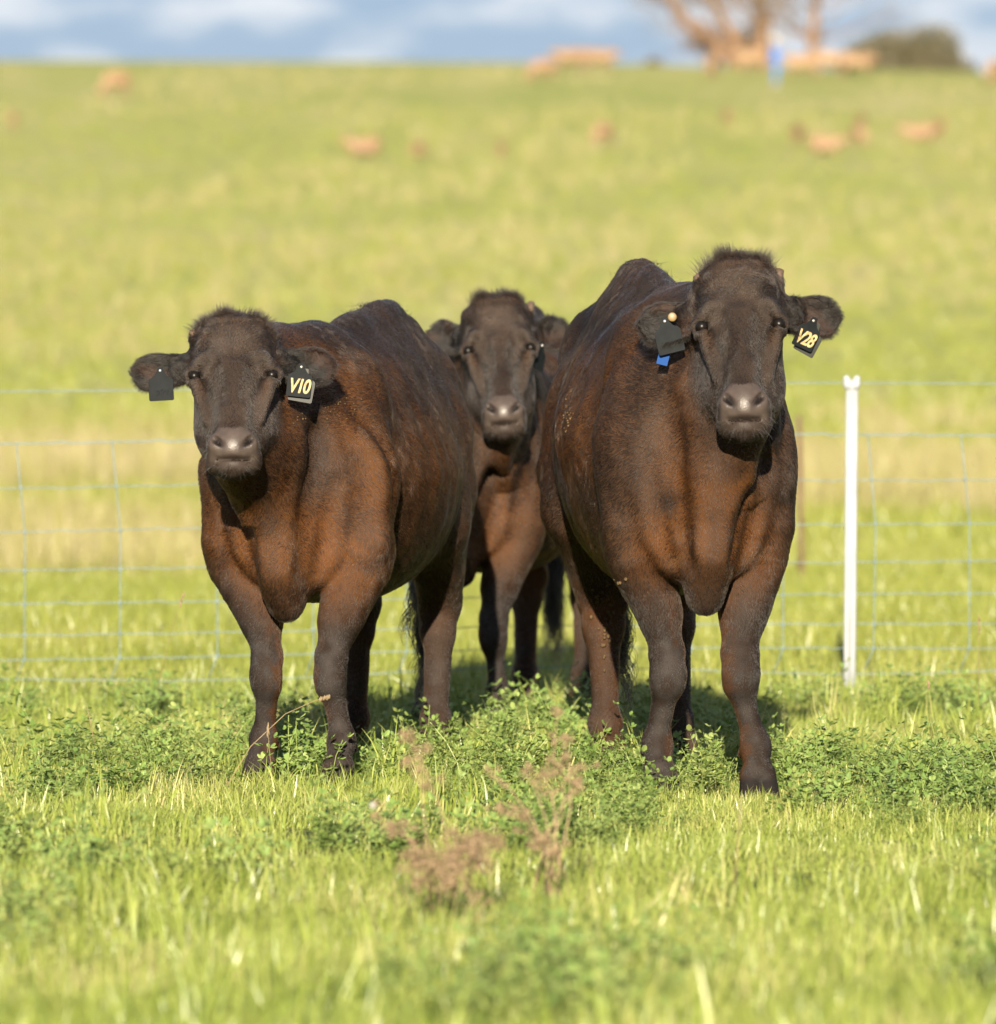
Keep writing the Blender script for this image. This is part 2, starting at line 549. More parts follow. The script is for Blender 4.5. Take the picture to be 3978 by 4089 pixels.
def scatter(name, P, rot, scl, idx, coll):
    me = bpy.data.meshes.new(name)
    me.vertices.add(len(P)); me.vertices.foreach_set('co', P.astype(F32).ravel())
    a = me.attributes.new('rot', 'FLOAT_VECTOR', 'POINT'); a.data.foreach_set('vector', rot.astype(F32).ravel())
    a = me.attributes.new('scl', 'FLOAT_VECTOR', 'POINT'); a.data.foreach_set('vector', scl.astype(F32).ravel())
    a = me.attributes.new('pick', 'INT', 'POINT'); a.data.foreach_set('value', idx.astype(np.int32))
    o = obj(name, me)
    ng = bpy.data.node_groups.new(name, 'GeometryNodeTree')
    ng.interface.new_socket('Geometry', in_out='INPUT', socket_type='NodeSocketGeometry')
    ng.interface.new_socket('Geometry', in_out='OUTPUT', socket_type='NodeSocketGeometry')
    N, L = ng.nodes, ng.links
    gi, go = N.new('NodeGroupInput'), N.new('NodeGroupOutput')
    ip = N.new('GeometryNodeInstanceOnPoints'); ci = N.new('GeometryNodeCollectionInfo')
    ci.inputs['Collection'].default_value = coll; ci.inputs['Separate Children'].default_value = True; ci.inputs['Reset Children'].default_value = True
    def na(nm, ty):
        n = N.new('GeometryNodeInputNamedAttribute'); n.data_type = ty; n.inputs['Name'].default_value = nm
        return [x for x in n.outputs if x.enabled][0]
    L.new(gi.outputs[0], ip.inputs['Points']); L.new(ci.outputs[0], ip.inputs['Instance'])
    ip.inputs['Pick Instance'].default_value = True
    L.new(na('pick', 'INT'), ip.inputs['Instance Index'])
    er = N.new('FunctionNodeEulerToRotation'); L.new(na('rot', 'FLOAT_VECTOR'), er.inputs[0]); L.new(er.outputs[0], ip.inputs['Rotation'])
    L.new(na('scl', 'FLOAT_VECTOR'), ip.inputs['Scale'])
    L.new(ip.outputs[0], go.inputs[0])
    md = o.modifiers.new("scatter", 'NODES'); md.node_group = ng
    return o


def spots(y0, y1, per_m2, margin=.9, power=0.0, jitter_seed=0):
    """random places in the part of the paddock the camera could see, with room to each side"""
    r = np.random.default_rng(100 + jitter_seed)
    yy = np.linspace(y0, y1, 400); wd = 2 * (.082 * yy + margin); dn = wd * (y0 / yy) ** power
    n = int(per_m2 * np.trapz(dn, yy)); cdf = np.cumsum(dn); cdf /= cdf[-1]
    y = np.interp(r.random(n), cdf, yy); x = r.uniform(-1, 1, n) * (.082 * y + margin)
    return x, y, r


def place(name, x, y, r, base, coll, nvar, label, cat, hvar=.35, tilt=.12, zoff=0.0, size=None):
    n = len(x)
    P = np.stack([x, y, land_z(x, y) + zoff], 1)
    rot = np.stack([r.normal(0, tilt, n), r.normal(0, tilt, n), r.uniform(0, 6.283, n)], 1)
    s = base * r.uniform(1 - hvar, 1 + hvar, n)
    if size is not None: s = s * size
    scl = np.stack([s, s, s * r.uniform(.85, 1.2, n)], 1)
    o = scatter(name, P, rot, scl, r.integers(0, nvar, n), coll)
    return tag(o, label, cat, kind='stuff')


turf = stock("turf_clump", [blade_clump("turf_clump", 36, .065, .03, .085, .0042, 1.25, M_GRASS, seed=i) for i in range(8)])
tall = stock("tall_clump", [blade_clump("tall_clump", 12, .03, .09, .19, .0065, .6, M_GRASS, seed=40 + i, segs=4) for i in range(6)])
luc = stock("lucerne_plant", [lucerne_clump("lucerne_plant", 60 + i) for i in range(6)])
mead = stock("meadow_clump", [blade_clump("meadow_clump", 26, .09, .05, .13, .007, .8, M_MEADOW, seed=80 + i) for i in range(6)])
dry = stock("dry_clump", [blade_clump("dry_clump", 26, .10, .15, .42, .007, .5, M_DRY, seed=120 + i) for i in range(6)])

x, y, r = spots(8.2, 23.6, 430, jitter_seed=1)
gap = fbm(np.stack([x * 4.5, y * 3.0, 0 * x], 1), 55, 2)
k = r.random(len(x)) < np.clip((gap - .30) / .16, .12, 1)
x, y = x[k], y[k]
sz = (.6 + .9 * fbm(np.stack([x * 1.3, y * 1.3, 0 * x], 1), 5, 2)) * np.interp(y, [8, 13, 15.5, 20, 23], [1.12, 1.0, .82, .88, 1.05])
place("grass", x, y, r, 1.0, turf, 8, "bright green grass of the near paddock under the cows", "grass", size=sz)
x, y, r = spots(8.2, 23.0, 60, power=.6, jitter_seed=2)
k = (fbm(np.stack([x * 1.1, y * 1.1, 0 * x], 1), 15, 2) > .5) & ~((np.abs(y - 16.6) < .9) & (np.abs(np.abs(x) - .55) < .25))
place("tall_grass", x[k], y[k], r, .9, tall, 6, "taller yellow-green grass tufts in the near paddock", "grass", tilt=.2)
x, y, r = spots(10.5, 21.5, 56, jitter_seed=3)
nn = fbm(np.stack([x * 1.5 + 3, y * .8, 0 * x], 1), 25, 3) + .13 * np.exp(-((y - 17.6) / 2.2) ** 2) - .05
k = (nn > .50) & (r.random(len(x)) < np.clip((nn - .48) / .10, 0, 1))
k &= ~((np.hypot(x + .54, y - 17.0) < .30) | (np.hypot(x - .57, y - 16.6) < .32))
place("lucerne", x[k], y[k], r, .68, luc, 6, "darker green leafy lucerne growing through the grass near the cows", "lucerne", tilt=.22, zoff=.005, hvar=.6)
x, y, r = spots(22.6, 41, 130, jitter_seed=4)
place("meadow_grass", x, y, r, 1.0, mead, 6, "short yellow-green grass beyond the wire netting", "grass")
x, y, r = spots(35, 72, 26, jitter_seed=5)
k = (fbm(np.stack([x * .35, y * .16, 0 * x], 1), 31, 3) > .44) & (r.random(len(x)) < np.clip((y - 35) / 3, 0, 1) * np.clip((75 - y) / 20, .25, 1))
place("dry_grass", x[k], y[k], r, .85, dry, 6, "tall pale dry grass at the foot of the hill", "dry grass")
x, y, r = spots(41, 235, 13, power=1.3, margin=3, jitter_seed=6)
place("hill_grass", x, y, r, 1.5, mead, 6, "green tussocks spread over the lower hillside", "grass")
x, y, r = spots(75, 262, 1.7, power=1.0, margin=6, jitter_seed=7)
k = fbm(np.stack([x * .10, y * .05, 0 * x], 1), 33, 3) > .5
place("hill_tussock", x[k], y[k], r, 1.15, dry, 6, "pale dry tussocks scattered over the upper hillside", "dry grass")
# ------------------------------------------------------------------ electric netting fence
M_WIRE = plain("teal_polywire", (.090, .130, .142), .55, .3, .25, 60)
M_PVC = plain("white_plastic", (.20, .212, .222), .5, .2, .10, 12)
M_RUST = plain("rusty_steel", (.075, .045, .030), .8, .2, .3, 40)
fence = empty("netting_fence", (0, 22.0, 0))
tag(fence, "pale blue electric netting fence stretched behind the cows on a white post", "fence")


def fy(x): return 22.1 + .10 * x
def fdrop(x): return -.030 * min(max(-x / 2.0, 0), 1)


fr = np.random.default_rng(5)
HEIGHTS = [1.112, .935, .780, .626, .492, .377, .273, .190, .116]
STAYS = [-1.655 + .327 * i for i in range(-6, 19)]
for k, hgt in enumerate(HEIGHTS):
    pts = []
    for i in range(0, 241):
        x = -4.0 + i / 30
        z = hgt + fdrop(x) + .004 * math.sin(x * 1.7 + k)
        if k > 0:
            ph = ((x + 1.655 + 40 * .327) / .327) % 1.0
            z += .0045 * math.exp(-((ph - .5) / .07) ** 2) * (1 if k % 2 else -.6) - .004 * math.exp(-((ph - .62) / .06) ** 2)
        if k == len(HEIGHTS) - 1: z += .012 * math.sin(x * 3 + 1)
        pts.append((x, fy(x), z))
    MB().tube(pts, (.0018 if k else .0019) if k != 1 else .0024, 6).build("wire", M_WIRE, fence)
for sx_ in STAYS:
    lean = fr.normal(0, .006)
    zs = HEIGHTS[1:]
    pts = []
    for j, z in enumerate(zs):
        off = -.030 * (1 - min(j, 2) / 2.0) + lean * j / 7 - (.03 if j == len(zs) - 1 else 0)
        pts.append((sx_ + .03 + off, fy(sx_) - .003, z + fdrop(sx_)))
    MB().tube(pts, .0020, 6).build("stay", M_WIRE, fence)
    kn = MB()
    for p_ in pts[1:-1]: kn.sphere(p_, (.0055, .005, .0075), 8, 6)
    tag(kn.build("knots", M_WIRE, fence), kind='stuff')
# white post: two ribbed barrels side by side with a knobbed clip on top
pxp = px(1628, 740, fy(1.22))[0]
post = MB()
for sgn, rr in ((-1, .0090), (1, .0108)):
    prof = []
    c0 = Vector((pxp + sgn * .0115, fy(pxp), 0))
    lean = Vector((-.008, 0, 0))
    post.tube([c0 + lean * (1 - t) + Vector((0, 0, -.05 + 1.14 * t)) for t in (0, .25, .5, .75, 1)], rr, 14)
post.tube([(pxp - .008, fy(pxp), -.05), (pxp, fy(pxp), 1.09)], .010, 10)
post_o = post.build("post", M_PVC, fence)
tag(post_o, "white ribbed plastic post with a knobbed top")
cap = MB()
for sgn in (-1, 1):
    c = Vector((pxp + sgn * .0145, fy(pxp), 1.112))
    cap.sphere(c, (.0165, .016, .022), 16, 10)
    cap.sphere(c + Vector((sgn * .004, 0, .017)), .0125, 12, 8)
cap.sphere((pxp, fy(pxp), 1.105), (.014, .013, .02), 12, 8)
cap.build("clip_knob", M_PVC, post_o)
MB().tube([(pxp - .006, fy(pxp), .02), (pxp - .005, fy(pxp), -.12)], .004, 8).build("ground_spike", M_RUST, post_o)

# far rusty picket at the foot of the hill
pk = px(1535, 1105, 34.4)
z0 = float(land_z(pk[0], 34.4))
pm = MB()
for ang in (0, 2.094, 4.189):
    w = .016; dx, dy = math.cos(ang), math.sin(ang)
    nx_, ny_ = -dy * .003, dx * .003
    vs = []
    for z in (-.3, .95):
        for (u, s_) in ((0, 1), (w, 1), (w, -1), (0, -1)):
            vs.append((pk[0] - .025 * (z > 0) + dx * u + nx_ * s_, 34.4 + dy * u + ny_ * s_, z0 + z))
    pm.add(vs, [(0, 1, 2, 3), (7, 6, 5, 4), (0, 4, 5, 1), (1, 5, 6, 2), (2, 6, 7, 3), (3, 7, 4, 0)])
tag(pm.build("star_picket", M_RUST, smooth=False), "thin rusty steel picket standing behind the white post", "post")
# ------------------------------------------------------------------ cattle
class Cow:
    """a beast modelled as one smooth implicit body. Own frame: x to the front, y to its left, z up."""

    def __init__(s, origin, fwd, scale, poll, muzzle, roll=0.0, head_scale=1.0, feet=None, ears=((0, 0, 0), (0, 0, 0)), belly=1.0, ridge=1.0, dewlap=1.0, chest=1.0, lift=.02, seed=0, ax=(1.07, 1.0, 1.0)):
        s.ax = np.array(ax)
        s.o = np.array([origin[0], origin[1], 0.0]); s.k = scale; s.seed = seed
        f = unit(np.array([fwd[0], fwd[1], 0.0])); l = np.array([-f[1], f[0], 0.0])
        s.M = np.stack([f, l, np.array([0, 0, 1.0])], 0)        # rows: own axes in the world
        s.belly, s.ridge, s.dewlap, s.chest = belly, ridge, dewlap, chest
        s.lift = lift
        s.hs = head_scale / scale
        P = s.to_own(poll); Q = s.to_own(muzzle)
        A = unit(Q - P)
        Ncam = s.M @ unit(np.array([-poll[0] * 0.9, -poll[1], 0.0]))
        N = unit(Ncam - A * (Ncam @ A))
        Bv = np.cross(A, N)                                        # to its left
        if Bv[1] < 0: Bv = -Bv
        cr, sr = math.cos(roll), math.sin(roll)
        A, Bv = A * cr + Bv * sr, Bv * cr - A * sr
        s.H = np.stack([A, Bv, N], 0); s.P = P
        s.ears = ears
        d = dict(fr=[(.60, -.13), (.60, .13)], hr=[(-.62, -.13), (-.62, .13)], kf=[(.62, -.11), (.62, .11)])
        s.feet = d if feet is None else {**d, **feet}

    def to_own(s, w): return s.M @ (np.asarray(w, float) - s.o) / s.k
    def to_world(s, p): return (np.asarray(p) * s.k) @ s.M + s.o
    def head_pt(s, a, b, c): return s.to_world(s.head_own(a, b, c))
    def head_own(s, a, b, c): return s.P + (np.array([a, b, c]) * s.hs * s.ax) @ s.H
    def head_dir(s, a, b, c): return unit((np.array([a, b, c], float) @ s.H) @ s.M)
    def to_head(s, p): return ((p - s.P.astype(F32)) @ s.H.T.astype(F32)) / (s.hs * s.ax).astype(F32)

    # ---- torso, neck, legs
    def f_torso(s, p):
        x, y, z = p[:, 0], np.abs(p[:, 1]), p[:, 2]
        xs = [-.90, -.82, -.70, -.55, -.38, -.18, .02, .22, .40, .54, .66, .76]
        xc = np.clip(x, xs[0], xs[-1])
        top = tab(xc, xs, [1.24, 1.35, 1.415, 1.445, 1.450, 1.425, 1.39, 1.355, 1.325, 1.285, 1.20, 1.08])
        bot = tab(xc, xs, [1.00, .88, .77, .67, .60, .555, .535, .54, .555, .575, .62, .70])
        w = tab(xc, xs, [.07, .17, .23, .265, .30, .33, .345, .33, .285, .24, .18, .09])
        w = w * np.where(xc < .5, s.belly, 1.0)
        zw = tab(xc, xs, [1.12, 1.08, 1.03, .98, .94, .91, .90, .90, .90, .90, .90, .88]) + s.lift * np.exp(-((xc + .1) / .4) ** 2)
        up = z > zw
        hh = np.where(up, top - zw, zw - bot)
        n = np.where(up, np.interp(xc, [-.9, -.3, .1, .5], [1.55, 1.30, 1.36, 1.65]) / s.ridge, 2.15)
        qy = y / w; qz = np.abs(z - zw) / hh
        k = (qy ** n + qz ** n) ** (1 / n)
        # approximate distance
        gy = qy / w; gz = qz / hh
        g = np.sqrt(gy * gy + gz * gz) / np.maximum(k, 1e-4) + 1e-4
        d = (k - 1) / np.clip(g, 1.8, 30)
        ex = np.abs(x - xc)
        return np.where(ex > 0, np.sqrt(np.maximum(d, 0) ** 2 + ex ** 2), d)

    def body(s, p):
        q = p.copy(); q[:, 1] = np.abs(p[:, 1])
        left = p[:, 1] > 0
        f = s.f_torso(p)
        # hip bones, rump, thigh
        f = smin(f, el(q, (-.78, .085, 1.18), (.10, .075, .12)), .10)
        f = smin(f, rc(q, (-.62, .10, 1.04), (-.48, .155, .76), .135, .10), .07)
        # ribs and shoulder blade
        cw = s.chest
        f = smin(f, rc(q, (.40, .10, 1.20), (.56, .150 * cw, .92), .09, .105), .09)
        f = smin(f, rc(q, (.56, .155 * cw, .94), (.575, .175 * cw, .74), .105, .09), .05)
        # chest
        f = smin(f, el(q, (.60, 0, .88), (.20, .18, .26)), .08)
        f = smin(f, el(q, (.66, .055, .72), (.12, .09, .12)), .06)
        f = smin(f, el(q, (.67, 0, .60), (.10, .050, .08)), .05)
        # spine ridge
        f = smin(f, rc(p, (-.55, 0, 1.425), (.30, 0, 1.325), .024, .024), .06)
        # neck
        occ = s.head_own(.13, 0, -.10); thr = s.head_own(.30, 0, -.13)
        f = smin(f, rc(p, (.42, 0, 1.14), occ, .20, .105 * s.hs), .10)
        f = smin(f, rc(p, (.58, 0, .97), thr, .21, .105 * s.hs), .10)
        f = smin(f, rc(p, (.36, 0, 1.28), s.head_own(.07, 0, -.09), .07, .075 * s.hs), .10)
        # dewlap: a thin ridge from the throat to the brisket
        mid = np.array([.79, s.P[1] * .35, .86])
        k = s.dewlap
        t2 = s.head_own(.36, 0, -.15)
        f = smin(f, rc(p, t2, mid, .07, .07 * k), .08)
        f = smin(f, rc(p, mid, (.785, 0, .66), .07 * k, .052 * k), .07)
        f = smin(f, rc(p, (.785, 0, .67), (.70, 0, .545), .052 * k, .040), .05)
        # jugular grooves beside the neck
        f = smax(f, -rc(q, (.80, .13, 1.04), (.79, .10, .66), .040, .035), .06)
        f = smax(f, -rc(q, (.76, .165, .90), (.72, .115, .64), .022, .026), .045)
        # legs
        for i, sg in enumerate((-1, 1)):
            fx, fy = s.feet['fr'][i]; kx, ky = s.feet['kf'][i]; hx, hy = s.feet['hr'][i]
            ey = sg * .165 * s.chest
            m = (p[:, 1] * sg > -.14) & (p[:, 2] < 1.05)
            if m.any():
                r = p[m]; g = np.full(len(r), 9, F32)
                # fore leg: elbow, knee, cannon, fetlock, hoof
                elb = (.53, ey, .70)
                g = rc(r, elb, (kx - .01, ky, .41), .094, .044)
                g = smin(g, rc(r, (.56, ey, .66), (kx - .02, ky + sg * .012, .50), .085, .05), .03)
                g = smin(g, rc(r, (kx - .005, ky, .375), (kx, ky, .31), .046, .044), .03)
                g = smin(g, el(r, (kx + .016, ky, .338), (.038, .046, .054)), .018)
                g = smin(g, rc(r, (kx - .005, ky, .30), (fx - .01, fy, .16), .031, .027), .026)
                g = smin(g, rc(r, (kx - .03, ky, .31), (fx - .033, fy, .16), .020, .020), .03)
                g = smin(g, el(r, (fx - .01, fy, .145), (.040, .038, .042)), .03)
                g = smin(g, rc(r, (fx, fy, .13), (fx + .03, fy, .085), .034, .038), .025)
                # dew claws and cloven hoof
                for cs in (-1, 1):
                    g = smin(g, rc(r, (fx + .03, fy + cs * .021, .075), (fx + .06, fy + cs * .024, .012), .026, .031), .010)
                    g = smin(g, el(r, (fx - .05, fy + cs * .026, .125), (.016, .014, .016)), .012)
                gh = rc(r, (-.48, sg * .155, .76), (hx - .06, hy, .50), .108, .060)
                gh = smin(gh, rc(r, (-.62, sg * .13, .85), (hx - .07, hy, .52), .13, .05), .06)
                gh = smin(gh, rc(r, (hx - .075, hy, .51), (hx - .04, hy, .42), .056, .054), .03)
                gh = smin(gh, el(r, (hx - .115, hy, .525), (.035, .03, .05)), .04)
                gh = smin(gh, rc(r, (hx - .04, hy, .42), (hx - .01, hy, .16), .046, .037), .03)
                gh = smin(gh, el(r, (hx - .005, hy, .145), (.048, .045, .042)), .03)
                gh = smin(gh, rc(r, (hx, hy, .13), (hx + .03, hy, .085), .04, .044), .025)
                for cs in (-1, 1):
                    gh = smin(gh, rc(r, (hx + .03, hy + cs * .024, .075), (hx + .065, hy + cs * .027, .012), .031, .036), .012)
                fm = smin(f[m], g, .032)
                f[m] = smin(fm, gh, .05)
        # tail
        f = smin(f, rc(p, (-.84, 0, 1.30), (-.95, 0, 1.15), .045, .035), .05)
        f = smin(f, rc(p, (-.95, 0, 1.15), (-.94, .01, .62), .034, .022), .03)
        return f

    # ---- head
    def ear_coords(s, h, side):
        dr, back, tw = s.ears[0 if side < 0 else 1]
        base = np.array([.125, .095, -.055])
        D = unit(np.array([-math.sin(dr), math.cos(dr) * math.cos(back), -math.sin(back)]))
        N = np.array([math.sin(tw), 0.0, math.cos(tw)]); N = unit(N - D * (N @ D))
        W = np.cross(N, D)
        if W[0] < 0: W = -W
        q = h.copy(); q[:, 1] = q[:, 1] * side
        r = q - base.astype(F32)
        return r @ D.astype(F32), r @ W.astype(F32), r @ N.astype(F32), (base, D, W, N)

    def f_ear(s, h, side):
        t, v, n, _ = s.ear_coords(h, side)
        T = t / F32(.186)
        w = tab(np.clip(T, -.2, 1.15), [-.2, 0, .18, .4, .6, .78, .92, 1.0, 1.15], [.034, .034, .037, .047, .053, .050, .036, .015, -.05])
        v2 = v - F32(.012) * np.sin(np.clip(T, 0, 1) * 3.1)
        deep = tab(np.clip(T, 0, 1), [0, .2, .5, .8, 1.0], [.030, .034, .032, .022, .0])
        bowl = deep * ((v2 / .047) ** 2 - 1) - .01 * T
        th = tab(np.clip(T, 0, 1), [0, .25, .6, 1.0], [.016, .0095, .0075, .006])
        d = smax(np.abs(n - bowl) * .8 - th, np.abs(v2) - w, .012)
        d = np.maximum(d, -t - .03)
        stem = rc(np.stack([t, v, n], 1), (-.03, 0, -.01), (.055, .0, -.022), .034, .026)
        return smin(d, stem, .025)

    def head(s, p):
        h = s.to_head(p)
        q = h.copy(); q[:, 1] = np.abs(h[:, 1])
        a, b, c = q[:, 0], q[:, 1], q[:, 2]
        xs = [.0, .015, .05, .10, .15, .20, .25, .30, .35, .40, .44, .475]
        ac = np.clip(a, xs[0], xs[-1])
        w = tab(ac, xs, [.050, .078, .103, .112, .115, .116, .117, .114, .104, .086, .064, .040])
        cf = tab(ac, xs, [-.025, .012, .034, .046, .05, .05, .047, .044, .04, .038, .04, .03])
        cb = tab(ac, xs, [-.075, -.10, -.12, -.145, -.17, -.19, -.20, -.19, -.165, -.125, -.09, -.06])
        tf = tab(ac, xs, [0, 0, .05, .1, .18, .30, .40, .44, .43, .40, .28, .1])
        cc = (cf + cb) / 2; hc = (cf - cb) / 2
        u = np.clip((c - cc) / hc, -1.2, 1.2)
        ft = np.clip(u * .5 + .5, 0, 1); ft = ft * ft * (3 - 2 * ft)
        wl_ = w * (1 - tf * ft) * (1 - .35 * np.clip(-u, 0, 1.2) ** 2)
        n = 2.7
        qy = b / wl_; qz = np.abs(u)
        k = (qy ** n + qz ** n) ** (1 / n)
        g = np.sqrt((qy / wl_) ** 2 + (qz / hc) ** 2) / np.maximum(k, 1e-4) + 1e-4
        d = (k - 1) / np.clip(g, 4, 60)
        ex = np.abs(a - ac)
        f = np.sqrt(np.maximum(d, 0) ** 2 + ex ** 2) + np.minimum(d, 0)
        # nasal bridge
        f = smin(f, rc(q, (.20, 0, .012), (.40, 0, .006), .052, .040), .03)
        # brow and orbit
        f = smin(f, rc(q, (.166, .078, .022), (.194, .112, -.004), .027, .022), .022)
        # cheek bone running down from the eye
        f = smin(f, rc(q, (.228, .094, .004), (.33, .068, -.012), .022, .018), .022)
        # muzzle, nostril wings, lips and chin
        mz = el(q, (.432, 0, -.004), (.056, .066, .066))
        f = smin(f, mz, .03)
        f = smin(f, el(q, (.432, .044, .022), (.032, .026, .031)), .018)
        f = smin(f, el(q, (.46, .050, -.03), (.032, .026, .045)), .02)      # flews
        f = smin(f, rc(q, (.30, .0, -.14), (.47, 0, -.045), .055, .038), .03)
        chin = el(q, (.492, 0, -.012), (.020, .043, .036))
        f = smin(f, chin, .008)
        # hollows: in front of the eye, along the nose, above the flews
        f = smax(f, -rc(q, (.205, .073, .055), (.290, .047, .060), .031, .026), .028)
        f = smax(f, -el(q, (.34, .075, .030), (.07, .020, .03)), .03)
        f = smax(f, -el(q, (.12, .0, .085), (.05, .035, .03)), .04)
        # mouth line
        mo = np.maximum(np.abs(a - (.481 - 3.2 * b * b)) - .0030, -(c + .03))
        mo = np.maximum(mo, b - .046)
        f = smax(f, -np.where(f > -.02, mo, 1), .004)
        # nostrils: comma shaped
        f = smax(f, -rc(q, (.430, .049, .050), (.452, .030, .059), .0105, .0085), .004)
        f = smax(f, -rc(q, (.430, .049, .050), (.419, .054, .047), .0095, .005), .004)
        # eye socket and lids
        e = (.206, .104, .012)
        f = smax(f, -el(q, e, (.0175, .024, .024)), .006)
        f = smin(f, rc(q, (.189, .096, .028), (.190, .121, -.002), .0075, .0075), .010)
        f = smin(f, rc(q, (.227, .096, .026), (.224, .118, -.004), .006, .007), .012)
        # horn buds' bases
        f = smin(f, el(q, (.055, .098, -.035), (.022, .022, .022)), .02)
        # ears
        for side in (-1, 1):
            f = smin(f, s.f_ear(h, side), .018)
        return f * F32(s.hs)

    def field(s, p):
        f = s.body(p)
        c = s.head_own(.24, 0, -.06).astype(F32)
        m = ((p - c) ** 2).sum(1) < (.44 * s.hs) ** 2
        if m.any():
            f[m] = smin(f[m], s.head(p[m]), .05)
        return f

    def mesh(s, h):
        v, q = polygonize(s.field, (-1.05, -.50, -.03), (1.32, .50, 1.66), h / s.k)
        n = vert_normals(v, q)
        # muscle, skin folds, hair clumps: gentle relief
        sd = s.seed
        hp = s.to_head(v.astype(F32))
        inh = ((hp[:, 0] > -.06) & (hp[:, 0] < .54) & (np.abs(hp[:, 1]) < .35) & (hp[:, 2] > -.14))
        amp = np.where(inh, .0015, .0098) * np.clip((v[:, 2] - .1) / .4, .15, 1)
        d = (fbm(v * [5, 7, 5], sd, 3) - .5) * 2 * amp + (fbm(v * [11, 14, 9], sd + 77, 2) - .5) * amp * .9
        # upright skin folds on the neck and behind the shoulder
        zone = np.exp(-((v[:, 0] - .62) / .16) ** 2) * np.clip((v[:, 2] - .62) / .2, 0, 1) * np.clip((1.3 - v[:, 2]) / .2, 0, 1) * ~inh * np.clip((np.abs(v[:, 1]) - .05) / .06, 0, 1)
        wob = fbm(v * [2.5, 2.5, 1.8], sd + 9, 2)
        d += zone * .0085 * np.sin(v[:, 0] * 42 + wob * 16 + np.abs(v[:, 1]) * 22)
        ribs = np.exp(-((v[:, 0] - .05) / .30) ** 2) * np.exp(-((v[:, 2] - 1.02) / .20) ** 2)
        d += ribs * .0028 * np.sin(v[:, 0] * 48 + v[:, 2] * 14 + wob * 5)
        v = v + n * d[:, None]
        return v, q


